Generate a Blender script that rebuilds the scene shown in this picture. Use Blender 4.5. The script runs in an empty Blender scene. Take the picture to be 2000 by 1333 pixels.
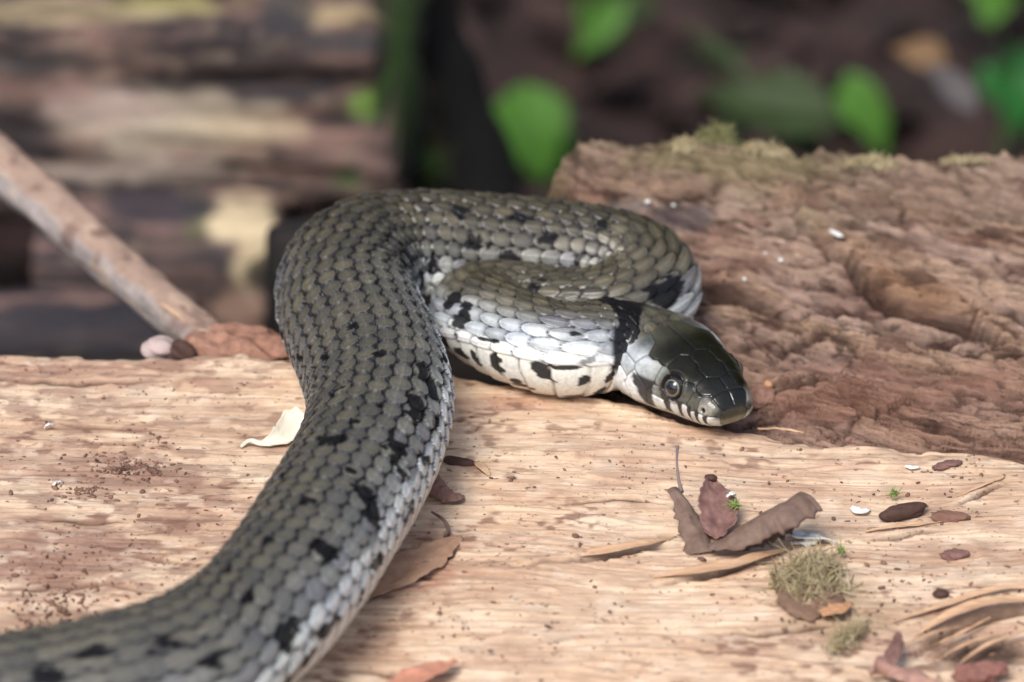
import bpy, math, random
import numpy as np
from mathutils import Vector, Matrix

random.seed(7)
rng = np.random.default_rng(7)
CM = 0.01
sc = bpy.context.scene

# ------------------------------------------------------------------ camera, sky, sun
PITCH = math.radians(28.0)
DIST = 150.0
FPX = 15000.0
fwd = np.array([0, math.cos(PITCH), -math.sin(PITCH)])
upv = np.array([0, math.sin(PITCH), math.cos(PITCH)])
rgt = np.array([1.0, 0, 0])
camp = -DIST * fwd
cam_d = bpy.data.cameras.new("camera")
cam = bpy.data.objects.new("camera", cam_d)
sc.collection.objects.link(cam)
cam.location = camp * CM
cam.rotation_euler = (math.pi / 2 - PITCH, 0, 0)
cam_d.sensor_width = 36.0
cam_d.lens = FPX / 2000 * 36
cam_d.clip_start = 0.02
cam_d.clip_end = 200
cam_d.dof.use_dof = True
cam_d.dof.aperture_fstop = 13.5
focus = np.array([1.0, -5.3, 0.6])
cam_d.dof.focus_distance = float(np.dot(focus - camp, fwd)) * CM
sc.camera = cam

SUN_EL, SUN_AZ = 52.0, 205.0        # azimuth clockwise from +Y: the light comes from behind the camera, a little left
w = bpy.data.worlds.new("World")
sc.world = w
w.use_nodes = True
nt = w.node_tree
nt.nodes.clear()
sky = nt.nodes.new("ShaderNodeTexSky")
sky.sky_type = 'NISHITA'
sky.sun_disc = False
sky.sun_elevation = math.radians(SUN_EL)
sky.sun_rotation = math.radians(SUN_AZ)
sky.air_density = 1.0
sky.dust_density = 3.0
bg = nt.nodes.new("ShaderNodeBackground")
bg.inputs[1].default_value = 0.078
wo = nt.nodes.new("ShaderNodeOutputWorld")
nt.links.new(sky.outputs[0], bg.inputs[0])
nt.links.new(bg.outputs[0], wo.inputs[0])
sd = bpy.data.lights.new("sun", 'SUN')
sd.energy = 1.45
sd.angle = math.radians(24)
sd.color = (1.0, 0.97, 0.93)
so = bpy.data.objects.new("sun", sd)
sc.collection.objects.link(so)
a_, e_ = math.radians(SUN_AZ), math.radians(SUN_EL)
sdir = Vector((math.sin(a_) * math.cos(e_), math.cos(a_) * math.cos(e_), math.sin(e_)))
so.rotation_euler = sdir.to_track_quat('Z', 'Y').to_euler()
so.location = (0, 0, 3)
sc.view_settings.view_transform = 'Standard'
sc.view_settings.look = 'None'
sc.view_settings.exposure = 1.12
sc.view_settings.gamma = 1.0
sc.view_settings.use_curve_mapping = False

# ------------------------------------------------------------------ helpers
def ray(px, py):
    return fwd + rgt * (px - 1000) / FPX + upv * (666.5 - py) / FPX

def at_z(px, py, z=0.0):
    d = ray(px, py)
    t = (z - camp[2]) / d[2]
    return camp + d * t

def at_y(px, py, y):
    d = ray(px, py)
    t = (y - camp[1]) / d[1]
    return camp + d * t

def to_px(P):
    P = np.asarray(P, float)
    d = P - camp
    dep = d @ fwd
    return 1000 + FPX * (d @ rgt) / dep, 666.5 - FPX * (d @ upv) / dep

def _h(ix, iy, seed):
    n = (ix.astype(np.int64) * 374761393 + iy.astype(np.int64) * 668265263 + seed * 2147483647 // 7) & 0xFFFFFFFF
    n = ((n ^ (n >> 13)) * 1274126177) & 0xFFFFFFFF
    n = ((n ^ (n >> 16)) * 2246822519) & 0xFFFFFFFF
    return ((n ^ (n >> 15)) & 0xFFFFFF) / float(0xFFFFFF)

def vn(x, y, seed=1):
    """value noise in 0..1"""
    x = np.asarray(x, float); y = np.asarray(y, float)
    ix = np.floor(x); iy = np.floor(y)
    fx = x - ix; fy = y - iy
    fx = fx * fx * fx * (fx * (fx * 6 - 15) + 10)
    fy = fy * fy * fy * (fy * (fy * 6 - 15) + 10)
    a = _h(ix, iy, seed); b = _h(ix + 1, iy, seed)
    c = _h(ix, iy + 1, seed); d = _h(ix + 1, iy + 1, seed)
    return (a * (1 - fx) + b * fx) * (1 - fy) + (c * (1 - fx) + d * fx) * fy

def fbm(x, y, oct=4, seed=1, gain=0.5):
    s = 0; a = 1; tot = 0
    for k in range(oct):
        s = s + a * vn(x * 2 ** k + 17.3 * k, y * 2 ** k - 9.1 * k, seed + k * 13)
        tot += a; a *= gain
    return s / tot

def sm(a, b, x):
    t = np.clip((x - a) / (b - a), 0, 1)
    return t * t * (3 - 2 * t)

def mixc(c, d, f):
    f = np.asarray(f)[..., None]
    return c * (1 - f) + np.asarray(d) * f

def interp(xs, ys, x):
    return np.interp(x, xs, ys)

def seg_dist(x, y, pl):
    """distance to a polyline, and signed side offset in y"""
    best = np.full(np.shape(x), 1e9); par = np.zeros(np.shape(x)); side = np.zeros(np.shape(x))
    L = 0
    n = len(pl) - 1
    for k in range(n):
        ax, ay = pl[k]; bx, by = pl[k + 1]
        vx, vy = bx - ax, by - ay
        q = vx * vx + vy * vy + 1e-12
        t = np.clip(((x - ax) * vx + (y - ay) * vy) / q, 0, 1)
        dx = x - (ax + t * vx); dy = y - (ay + t * vy)
        d = np.sqrt(dx * dx + dy * dy)
        m = d < best
        best = np.where(m, d, best)
        par = np.where(m, (k + t) / n, par)
        side = np.where(m, (dy * vx - dx * vy) / math.sqrt(q), side)
    return best, par, side

def tag(o, label=None, cat=None, group=None, kind=None):
    if label: o["label"] = label
    if cat: o["category"] = cat
    if group: o["group"] = group
    if kind: o["kind"] = kind
    return o

def empty(name, loc):
    o = bpy.data.objects.new(name, None)
    o.empty_display_size = 0.005
    o.location = np.asarray(loc) * CM
    sc.collection.objects.link(o)
    return o

def mesh_obj(name, V, F, mat, parent=None, origin=None, col=None, smooth=True, extra=None):
    """V in cm, world. F: (n,3)/(n,4) array or list of lists."""
    V = np.asarray(V, float)
    if parent is not None:
        org = np.array(parent.matrix_world.translation if False else parent["_org"]) if "_org" in parent else np.array(parent.location) / CM
    else:
        org = np.asarray(origin if origin is not None else V.mean(0), float)
    me = bpy.data.meshes.new(name)
    W = (V - org) * CM
    if isinstance(F, np.ndarray):
        nf, k = F.shape
        me.vertices.add(len(W)); me.vertices.foreach_set("co", W.astype(np.float32).ravel())
        me.loops.add(nf * k); me.loops.foreach_set("vertex_index", F.astype(np.int32).ravel())
        me.polygons.add(nf)
        me.polygons.foreach_set("loop_start", np.arange(0, nf * k, k, dtype=np.int32))
        me.update(calc_edges=True)
    else:
        me.from_pydata(W.tolist(), [], F)
    me.polygons.foreach_set("use_smooth", np.full(len(me.polygons), smooth))
    if col is not None:
        ca = me.color_attributes.new("Col", 'FLOAT_COLOR', 'POINT')
        c4 = np.ones((len(W), 4), np.float32); c4[:, :3] = col
        ca.data.foreach_set("color", c4.ravel())
    if extra:
        for kname, arr in extra.items():
            at = me.attributes.new(kname, 'FLOAT', 'POINT')
            at.data.foreach_set("value", np.asarray(arr, np.float32).ravel())
    me.materials.append(mat)
    me.update()
    o = bpy.data.objects.new(name, me)
    sc.collection.objects.link(o)
    if parent is not None:
        o.parent = parent
    else:
        o.location = org * CM
    return o

def grid_faces(nu, nv, wrap_v=False):
    i = np.arange(nu - 1)[:, None]
    j = np.arange(nv if wrap_v else nv - 1)[None, :]
    j2 = (j + 1) % nv
    a = i * nv + j; b = i * nv + j2; c = (i + 1) * nv + j2; d = (i + 1) * nv + j
    return np.stack([a, b, c, d], -1).reshape(-1, 4)

# ------------------------------------------------------------------ materials
def mat_new(name):
    m = bpy.data.materials.new(name)
    m.use_nodes = True
    n = m.node_tree.nodes
    p = n["Principled BSDF"]
    return m, m.node_tree, p

def add_coord(nt, scale, rot=(0, 0, 0)):
    tc = nt.nodes.new("ShaderNodeTexCoord")
    mp = nt.nodes.new("ShaderNodeMapping")
    mp.inputs["Rotation"].default_value = rot
    nt.links.new(tc.outputs["Object"], mp.inputs[0])
    m2 = nt.nodes.new("ShaderNodeMapping")
    m2.inputs["Scale"].default_value = [s * 100 for s in scale]
    nt.links.new(mp.outputs[0], m2.inputs[0])
    return m2.outputs[0]

def add_noise(nt, vec, scale=1.0, detail=5, rough=0.6, dist=0.0):
    n = nt.nodes.new("ShaderNodeTexNoise")
    n.inputs["Scale"].default_value = scale
    n.inputs["Detail"].default_value = detail
    n.inputs["Roughness"].default_value = rough
    n.inputs["Distortion"].default_value = dist
    nt.links.new(vec, n.inputs["Vector"])
    return n.outputs["Fac"]

def ramp(nt, src, stops):
    r = nt.nodes.new("ShaderNodeValToRGB")
    e = r.color_ramp.elements
    while len(e) > 1: e.remove(e[-1])
    e[0].position = stops[0][0]; e[0].color = (*stops[0][1], 1)
    for p, c in stops[1:]:
        k = e.new(p); k.color = (*c, 1)
    nt.links.new(src, r.inputs[0])
    return r.outputs[0]

def mixn(nt, mode, fac, a, b):
    m = nt.nodes.new("ShaderNodeMix")
    m.data_type = 'RGBA'; m.blend_type = mode
    def put(sock, v):
        if isinstance(v, (int, float)): sock.default_value = v
        elif isinstance(v, tuple): sock.default_value = (*v, 1)
        else: nt.links.new(v, sock)
    put(m.inputs[0], fac); put(m.inputs[6], a); put(m.inputs[7], b)
    return m.outputs[2]

def bump(nt, p, src, strength, dist_cm, prev=None):
    b = nt.nodes.new("ShaderNodeBump")
    b.inputs["Strength"].default_value = strength
    b.inputs["Distance"].default_value = dist_cm * CM
    nt.links.new(src, b.inputs["Height"])
    if prev is not None: nt.links.new(prev, b.inputs["Normal"])
    nt.links.new(b.outputs[0], p.inputs["Normal"])
    return b.outputs[0]

def g(v): return (v, v, v)

def wood_mat(name, grain=(0.5, 6, 6), rot=(0, 0, 0), rough=0.8, var=0.35, speck=0.0, bs=0.5, bd=0.05, spec=0.3):
    m, nt, p = mat_new(name)
    at = nt.nodes.new("ShaderNodeAttribute"); at.attribute_name = "Col"
    v1 = add_coord(nt, grain, rot)
    n1 = add_noise(nt, v1, 1.0, 8, 0.65, 0.15)
    c = mixn(nt, 'MULTIPLY', 1.0, at.outputs["Color"], ramp(nt, n1, [(0.25, g(1 - var)), (0.5, g(1.0)), (0.75, g(1 + var * 0.6))]))
    v2 = add_coord(nt, (2.5, 3.5, 3.5), rot)
    n2 = add_noise(nt, v2, 1.0, 7, 0.7)
    c = mixn(nt, 'MULTIPLY', 1.0, c, ramp(nt, n2, [(0.3, g(0.82)), (0.55, g(1.0)), (0.8, g(1.1))]))
    if speck > 0:
        v3 = add_coord(nt, (5, 7, 7))
        n3 = add_noise(nt, v3, 1.0, 4, 0.6)
        f = ramp(nt, n3, [(0.66 - 0.06 * speck, g(0)), (0.72 - 0.05 * speck, g(0.75))])
        c = mixn(nt, 'MIX', f, c, (0.10, 0.05, 0.03))
    nt.links.new(c, p.inputs["Base Color"])
    p.inputs["Roughness"].default_value = rough
    p.inputs["Specular IOR Level"].default_value = spec
    nb = bump(nt, p, n1, bs, bd)
    bump(nt, p, n2, bs * 0.8, bd, nb)
    return m

def plain_mat(name, col, rough=0.8, var=0.3, nscale=4.0, bs=0.4, bd=0.02, spec=0.3, trans=0.0, col2=None, stretch=(1, 1, 1)):
    m, nt, p = mat_new(name)
    v = add_coord(nt, [s * nscale for s in stretch])
    n = add_noise(nt, v, 1.0, 6, 0.65)
    c2 = col2 if col2 else tuple(x * (1 - var) for x in col)
    c = ramp(nt, n, [(0.3, c2), (0.65, col)])
    nt.links.new(c, p.inputs["Base Color"])
    p.inputs["Roughness"].default_value = rough
    p.inputs["Specular IOR Level"].default_value = spec
    bump(nt, p, n, bs, bd)
    if trans > 0:
        p.inputs["Transmission Weight"].default_value = 0
        tr = nt.nodes.new("ShaderNodeBsdfTranslucent")
        nt.links.new(c, tr.inputs[0])
        mx = nt.nodes.new("ShaderNodeMixShader"); mx.inputs[0].default_value = trans
        nt.links.new(p.outputs[0], mx.inputs[1]); nt.links.new(tr.outputs[0], mx.inputs[2])
        nt.links.new(mx.outputs[0], nt.nodes["Material Output"].inputs[0])
    return m

# ------------------------------------------------------------------ ground
SOILZ = -21.0
m, nt_, p = mat_new("soil")
v = add_coord(nt_, (0.25, 0.25, 0.25))
n = add_noise(nt_, v, 1.0, 8, 0.65)
c = ramp(nt_, n, [(0.3, (0.008, 0.004, 0.0035)), (0.52, (0.026, 0.012, 0.010)), (0.72, (0.055, 0.028, 0.022))])
nt_.links.new(c, p.inputs["Base Color"]); p.inputs["Roughness"].default_value = 0.95
bump(nt_, p, n, 0.8, 0.8)
soil = m
xs = np.concatenate([[-6000, -800, -200], np.linspace(-90, 90, 181), [200, 800, 6000]])
ys = np.concatenate([[-6000, -800, -200], np.linspace(-60, 120, 181), [250, 800, 6000]])
X, Y = np.meshgrid(xs, ys, indexing='ij')
Z = SOILZ + (fbm(X / 9, Y / 9, 4, 5) - 0.5) * 3.0 * (np.abs(X) < 150) + (fbm(X / 1.7, Y / 1.7, 3, 6) - 0.5) * 0.7
V = np.stack([X, Y, Z], -1).reshape(-1, 3)
o = mesh_obj("ground", V, grid_faces(len(xs), len(ys)), soil, origin=(0, 0, SOILZ))
tag(o, kind="structure", label="dark reddish brown woodland soil behind and below the logs")

# ------------------------------------------------------------------ front log
def yedge(x):
    """plan position of the far edge of the pale log's top"""
    b = np.interp(x, [-40, -10, -4, -2.2, -1, 1, 2.5, 4.4, 7, 10, 40], [0.3, -0.55, -0.75, -0.95, -1.35, -1.9, -2.65, -3.45, -4.1, -4.6, -9])
    return b + (vn(x * 0.9, x * 0 + 3, 31) - 0.5) * 0.28 + (vn(x * 4, x * 0 + 8, 32) - 0.5) * 0.14

CR = [  # cracks in the pale log, read off the photograph: points, depth, width, lip
    ([(1225, 1035), (1280, 1040), (1345, 1033)], .30, .07, .02),
    ([(1000, 1103), (1130, 1090), (1240, 1068), (1330, 1055)], .20, .05, .09),
    ([(1275, 1135), (1390, 1120), (1460, 1098), (1540, 1086)], .20, .05, .10),
    ([(1690, 1044), (1770, 1037), (1850, 1026)], .14, .04, .06),
    ([(1868, 980), (1915, 960), (1965, 938)], .10, .04, .04),
    ([(1676, 893), (1735, 897)], .08, .03, .02),
    ([(100, 826), (200, 832), (335, 836)], .07, .03, .03),
    ([(890, 826), (960, 832), (1020, 836)], .10, .03, .03),
    ([(690, 1180), (780, 1140), (850, 1105), (905, 1062)], .16, .04, .10),
    ([(1390, 1222), (1480, 1228), (1600, 1215), (1640, 1212)], .10, .04, .04),
    ([(1790, 1252), (1870, 1215), (1960, 1192), (2080, 1188)], .28, .09, .10),
    ([(240, 1083), (300, 1092), (365, 1104)], .08, .035, .04),
    ([(-50, 1140), (60, 1150), (210, 1146), (300, 1160)], .08, .04, .04),
    ([(640, 1290), (760, 1300), (900, 1296)], .09, .04, .04),
    ([(40, 1010), (170, 1020), (250, 1018)], .06, .05, .03),
    ([(1430, 880), (1560, 884), (1640, 890)], .04, .03, .02),
    ([(1100, 985), (1210, 975), (1300, 980)], .04, .03, .02),
    ([(0, 745), (150, 752), (330, 748)], .06, .04, .03),
    ([(1850, 1140), (1950, 1150), (2050, 1146)], .08, .05, .03),
]
CRW = [([tuple(at_z(a, b)[:2]) for a, b in pl], d, wd, lip) for pl, d, wd, lip in CR]
hole_c = at_z(1925, 1258)[:2]

def log_z(x, y, aux=False):
    x = np.asarray(x, float); y = np.asarray(y, float)
    yy = y + 0.035 * x + 0.04 * np.sin(x * 0.55 + y * 0.3) + (vn(x * .35, y * .8, 77) - .5) * .35
    z = (fbm(x / 6, y / 4, 2, 41) - .5) * 0.35
    g1 = fbm(x * 0.16, yy * 2.2, 3, 42)
    g2 = fbm(x * 0.45, yy * 8, 3, 43)
    z = z + (g1 - .5) * 0.07 + (g2 - .5) * 0.04 + (fbm(x * 1.1, yy * 17, 2, 46) - .5) * .035
    z = z + (fbm(x * 3, y * 5, 3, 44) - .5) * 0.04
    # terrace-like torn fibres
    tt = fbm(x * 0.12, yy * 0.9, 2, 45) * 7
    z = z + 0.03 * (sm(0.75, 0.95, tt - np.floor(tt)))
    crk = np.zeros_like(z)
    for pl, dep, wd, lip in CRW:
        jit = (vn(x * 3.1, y * 3.1, 51) - .5) * 0.09
        d, t, s = seg_dist(x, y + jit, pl)
        taper = np.sin(np.pi * np.clip(t, 0.03, 0.97)) ** 0.5
        k = np.exp(-(d / (wd * (0.5 + 0.8 * taper))) ** 2)
        z = z - dep * k * taper
        z = z + lip * taper * sm(-0.5, 0, -s) * 0 + lip * taper * np.exp(-((s - 0.10) / 0.16) ** 2) * (d < 0.6) * (1 - k)
        crk = np.maximum(crk, k * taper)
    dh = np.sqrt(((x - hole_c[0]) / 0.75) ** 2 + ((y - hole_c[1]) / 0.42) ** 2)
    kh = np.exp(-dh ** 2.5 * 0.8)
    z = z - 0.18 * kh
    if aux: return z, g1, g2, crk, kh
    return z

xd = np.concatenate([np.linspace(-36, -11.6, 60)[:-1], np.arange(-11.6, 11.6, 0.042), np.linspace(11.6, 36, 60)])
vt = np.concatenate([np.linspace(0, 1, 30)[:-1], np.linspace(1, 2, 400)[:-1], np.linspace(2, 3, 60)])
# v: 0..1 front face, 1..2 top, 2..3 far face
XX, VV = np.meshgrid(xd, vt, indexing='ij')
ye = yedge(XX)
Yt = -15.2 + (ye - (-15.2)) * np.clip(VV - 1, 0, 1)
f = np.clip(1 - VV, 0, 1)
r_ = np.clip(VV - 2, 0, 1)
Yy = Yt - 3.2 * np.sin(f * 1.9) + (f > 0) * (fbm(XX * .4, f * 8, 3, 61) - .5) * .6
Yy = Yy + 0.16 * np.sin(np.clip(r_ * 12, 0, np.pi / 2)) - 1.6 * r_ ** 1.5 + (r_ > 0) * (fbm(XX * 1.2, r_ * 9, 4, 62) - .5) * .5 * np.clip(r_ * 8, 0, 1)
lz, g1, g2, crk, kh = log_z(XX, Yt, True)
roll = sm(0, 1, np.clip((Yt - ye + 0.45) / 0.45, 0, 1))
Zz = lz - 0.10 * roll ** 2 - 0.035 * np.clip(-9.5 - Yt, 0, 9) ** 1.4
Zz = Zz - 13 * (1 - np.cos(f * math.pi / 2)) - 2 * f - 14 * r_ ** 1.1 - 0.12 * np.sin(np.clip(r_ * 12, 0, np.pi / 2))
V = np.stack([XX, Yy, Zz], -1).reshape(-1, 3)
base = np.array([0.70, 0.505, 0.345])
col = np.broadcast_to(base, XX.shape + (3,)).copy()
yy_ = Yt + 0.035 * XX
big = fbm(XX * .22, Yt * .5, 3, 71)
streak = fbm(XX * .13, yy_ * 1.6, 4, 72)
fine = fbm(XX * .5, yy_ * 7, 3, 73)
col = mixc(col, (0.66, 0.50, 0.36), sm(.5, .75, big) * .7)
col = mixc(col, (0.50, 0.28, 0.17), sm(.50, .72, streak) * .32)
irr = fbm(XX * .7 + .5 * Yt, Yt * 1.1, 4, 74)
col = mixc(col, (0.74, 0.58, 0.43), sm(.52, .68, irr) * .5)
col = mixc(col, (0.46, 0.30, 0.21), sm(.46, .32, irr) * .45)
col = mixc(col, (0.40, 0.22, 0.13), sm(.58, .8, fine) * .35)
pxv, pyv = to_px(V); pxv = pxv.reshape(XX.shape); pyv = pyv.reshape(XX.shape)
def blob(cx, cy, rx, ry, seed, hard=.35):
    d = np.sqrt(((pxv - cx) / rx) ** 2 + ((pyv - cy) / ry) ** 2) + (fbm(XX * 1.3, Yt * 2.2, 4, seed) - .5) * 1.6
    return 1 - sm(1 - hard, 1 + hard, d)
patches = [(90, 1090, 190, 60, (0.30, 0.17, 0.13), .75), (250, 925, 130, 35, (0.28, 0.16, 0.12), .7), (170, 730, 220, 26, (0.44, 0.25, 0.17), .6),
           (120, 1210, 170, 25, (0.30, 0.18, 0.12), .65), (420, 1010, 120, 40, (0.44, 0.26, 0.18), .5), (60, 900, 90, 40, (0.42, 0.27, 0.2), .5),
           (960, 790, 120, 16, (0.46, 0.25, 0.17), .6), (1490, 835, 110, 8, (0.42, 0.16, 0.04), .9), (1650, 905, 80, 15, (0.42, 0.22, 0.16), .4),
           (1840, 1010, 150, 28, (0.40, 0.25, 0.17), .55), (1850, 1090, 200, 30, (0.42, 0.26, 0.18), .5), (1750, 1240, 260, 50, (0.44, 0.27, 0.19), .55),
           (1620, 1190, 130, 50, (0.34, 0.25, 0.14), .5), (800, 1120, 90, 45, (0.44, 0.23, 0.15), .7), (850, 1060, 60, 30, (0.40, 0.22, 0.15), .6),
           (1930, 930, 90, 26, (0.44, 0.30, 0.2), .5), (1250, 930, 120, 20, (0.50, 0.32, 0.22), .5), (1080, 1060, 100, 24, (0.5, 0.3, 0.2), .5)]
for k, (cx, cy, rx, ry, cc, st) in enumerate(patches):
    col = mixc(col, cc, blob(cx, cy, rx, ry, 100 + k) * st)
mott = fbm(XX * 2.2, Yt * 4.0, 5, 75)
col = mixc(col, (0.40, 0.24, 0.165), sm(.54, .70, mott) * .26)
col = mixc(col, (0.76, 0.62, 0.48), sm(.42, .28, mott) * .35)
col = mixc(col, (0.07, 0.035, 0.022), np.clip(crk * 1.1, 0, .9))
col = mixc(col, (0.05, 0.028, 0.02), np.clip(kh * 1.3 + .0, 0, .92))
dirt = sm(.62, .78, fbm(XX * 2.6, Yt * 4.5, 4, 81)) * sm(.4, .65, fbm(XX * .3, Yt * .5, 2, 82))
col = mixc(col, (0.20, 0.10, 0.07), dirt * .8)
lf_ = (1 - sm(-5, -1, XX)) * sm(.5, .62, fbm(XX * 1.8, Yt * 3.4, 5, 83))
col = mixc(col, (0.26, 0.145, 0.105), lf_ * .55)
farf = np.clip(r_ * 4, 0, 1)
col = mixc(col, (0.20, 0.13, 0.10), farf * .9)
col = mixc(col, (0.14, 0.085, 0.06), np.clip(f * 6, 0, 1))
log_mat = wood_mat("pale_split_wood", grain=(0.9, 17, 17), rough=0.78, var=.14, speck=0.7, bs=.55, bd=.05)
flog = mesh_obj("split_log", V, grid_faces(len(xd), len(vt)), log_mat, origin=(0, -8, -14), col=col.reshape(-1, 3))
tag(flog, "pale peach split log with fine horizontal grain that the snake lies on", "log")

def on_log(px, py, dz=0.0):
    P = at_z(px, py, 0.0)
    for _ in range(4):
        z = float(log_z(P[0], P[1]))
        P = at_z(px, py, z)
    P[2] += dz
    return P

# ------------------------------------------------------------------ weathered log behind right
def pz(px, py, z): return tuple(at_z(px, py, z)[:2])
RIDX = [0.2, 0.5, 1.3, 3.2, 4.0, 5.2, 6.5, 8.5, 10.5, 14, 36]
RIDP = [350, 345, 277, 284, 278, 282, 300, 305, 300, 300, 300]
RIDZ = 1.15
ridge_y = np.array([at_z(1000, pp, RIDZ)[1] for pp in RIDP])
def ridge(x): return np.interp(x, RIDX, ridge_y) + (vn(x * 1.3, x * 0, 91) - .5) * .35 + (vn(x * 5, x * 0, 92) - .5) * .12
xr = np.concatenate([np.linspace(0.45, 12.5, 400), np.linspace(12.5, 36, 50)[1:]])
vr = np.concatenate([np.linspace(0, 1, 18)[:-1], np.linspace(1, 2, 420)[:-1], np.linspace(2, 3, 40)])
XX, VV = np.meshgrid(xr, vr, indexing='ij')
y0 = yedge(XX) + 0.20
# near x = .5 .. 3 the log begins further back (snake lies over its broken end)
y1 = ridge(XX)
tv = np.clip(VV - 1, 0, 1)
Yb = y0 + (y1 - y0) * tv
def right_z(XX, Yb, y0, y1, aux=False):
    tv = np.clip((Yb - y0) / (y1 - y0), 0, 1)
    zb = np.interp(tv, [0, .25, .5, .75, .92, 1], [-.55, -.28, -.02, .42, .98, 1.12])
    # grain runs down to the right
    u = XX + 0.35 * Yb; w_ = Yb + 0.42 * XX + (vn(XX * .5, Yb * .5, 95) - .5) * 1.0
    wob = (fbm(u * .5, w_ * 1.2, 2, 90) - .5) * .8
    r1 = fbm(u * .16, (w_ + wob) * 1.1, 4, 96)
    r2 = fbm(u * .40, (w_ + wob) * 4.0, 4, 97)
    r3 = fbm(u * 1.0, (w_ + wob) * 12, 3, 98)
    def terr(q_, n_, sharp): t_ = q_ * n_; f_ = t_ - np.floor(t_); return (np.floor(t_) + sm(1 - sharp, 1, f_)) / n_
    shr = 1 - np.abs(2 * r2 - 1)
    z = zb + (terr(r1, 9, .18) - .5) * .58 + (terr(r2, 6, .25) - .5) * .30 + shr * .14 + (terr(r3, 5, .3) - .5) * .24 + (fbm(u * 2.5, w_ * 20, 2, 94) - .5) * .08
    gran = sm(.45, .9, tv)
    z = z + (fbm(XX * 5, Yb * 7, 3, 93) - .5) * (.05 + .10 * gran)
    rid = 1 - np.abs(2 * fbm(u * .35, w_ * 2.6, 3, 99) - 1)
    z = z - .20 * sm(.84, .97, rid) * sm(0, .1, tv) * (1 - sm(.9, 1, tv))
    crk = sm(.84, .98, rid) * .5
    rid2 = 1 - np.abs(2 * fbm(u * .7 + 9, w_ * 6, 3, 91) - 1)
    z = z - .10 * sm(.82, .97, rid2); crk = np.maximum(crk, sm(.86, .98, rid2) * .75)
    lip_tone = np.zeros_like(z)
    for pts, dep, wd, lip in [
        ([(1560, 478), (1640, 530), (1720, 585), (1800, 600), (1890, 618), (1960, 660), (2060, 700)], .42, .12, .34),
        ([(1330, 530), (1400, 560), (1480, 590), (1545, 625)], .40, .17, .25),
        ([(1545, 628), (1640, 600), (1700, 590)], .16, .06, .10),
        ([(1780, 655), (1880, 680), (1990, 692), (2080, 700)], .25, .07, .15),
        ([(1500, 745), (1580, 720), (1640, 708)], .25, .08, .10),
        ([(1620, 800), (1720, 770), (1850, 760), (1950, 790)], .14, .06, .10),
        ([(1400, 650), (1500, 660), (1620, 650), (1740, 700)], .14, .07, .10),
        ([(1250, 425), (1330, 440), (1400, 430)], .16, .10, .06),
        ([(1800, 850), (1900, 862), (2000, 866)], .2, .06, .05),
    ]:
        pl = [pz(a, b, .1) for a, b in pts]
        jit = (vn(XX * 1.3, Yb * 1.3, 151) - .5) * 0.30
        d, t, s = seg_dist(XX, Yb + jit, pl)
        tp = np.sin(np.pi * np.clip(t, .04, .96)) ** .5
        k = np.exp(-(d / (wd * (.5 + .7 * tp))) ** 2)
        z = z - dep * k * tp + lip * .8 * tp * sm(.0, .09, s) * np.exp(-(np.maximum(s - .1, 0) / .5) ** 2) * (d < 1.6)
        crk = np.maximum(crk, k * tp)
        lip_tone = np.maximum(lip_tone, tp * np.exp(-((s - .34) / .24) ** 2) * (d < 1.0) * sm(.1, .4, lip))
    # the snake's bed: keep the wood below the coils
    bed = np.exp(-(((XX - 1.6) / 2.3) ** 4 + ((Yb - .8) / 2.9) ** 4))
    z = z - np.clip(z + .18, 0, 3) * bed
    if aux: return z, r1, r2, r3, crk, lip_tone, tv
    return z
z, r1, r2, r3, crk, lip_tone, tvv = right_z(XX, Yb, y0, y1, True)
f = np.clip(1 - VV, 0, 1); r_ = np.clip(VV - 2, 0, 1)
end = sm(0, 1, np.clip((1.3 - XX) / .9, 0, 1))
Zr = z - 9 * f - 12 * r_ ** 1.3 - .25 * np.sin(np.clip(r_ * 6, 0, np.pi / 2)) - end ** 2 * .7
Yr = Yb - 0.0 * f + 2.5 * np.sin(r_ * 1.5) + (r_ > 0) * (fbm(XX * 1.2, r_ * 10, 3, 63) - .5) * .6
Xr = XX + (XX < 2) * (vn(Yb * 1.1, Yb * 0 + 4, 64) - .5) * .7 * np.clip((2 - XX) / 1.5, 0, 1)
V = np.stack([Xr, Yr, Zr], -1)
# close the broken left end with a skirt
sk = V[0].copy(); sk2 = sk.copy(); sk2[:, 2] = np.minimum(sk2[:, 2], 0) - 11; sk2[:, 0] += .8
V = np.concatenate([sk2[None], V], 0)
col = np.broadcast_to(np.array([0.50, 0.345, 0.275]), XX.shape + (3,)).copy()
col = mixc(col, (0.52, 0.34, 0.22), sm(.48, .68, r1) * .7)
col = mixc(col, (0.34, 0.195, 0.145), sm(.50, .72, fbm(XX * .5, Yb * 1.1, 4, 101)) * .8)
col = mixc(col, (0.52, 0.35, 0.25), sm(.55, .75, r2) * .6)
col = mixc(col, (0.10, 0.05, 0.04), sm(.58, .66, fbm((XX + .35 * Yb) * .8, (Yb + .42 * XX) * 6, 4, 121)) * .75)
col = mixc(col, (0.60, 0.42, 0.31), sm(.60, .74, fbm((XX + .35 * Yb) * 1.1, (Yb + .42 * XX) * 7, 4, 122)) * .6)
col = mixc(col, (0.14, 0.065, 0.045), sm(.54, .25, r2) * .45)
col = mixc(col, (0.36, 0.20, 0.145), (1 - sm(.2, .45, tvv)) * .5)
col = mixc(col, (0.54, 0.32, 0.18), lip_tone * .65)  # orange tone along the lip of each crevice
col = mixc(col, (0.22, 0.20, 0.10), sm(.80, .98, tvv + (fbm(XX * .6, Yb, 3, 103) - .5) * .5) * .5 * (1 - .6 * sm(6, 8, XX)))
col = mixc(col, (0.05, 0.025, 0.02), np.clip(crk * 1.1, 0, .85))
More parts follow.
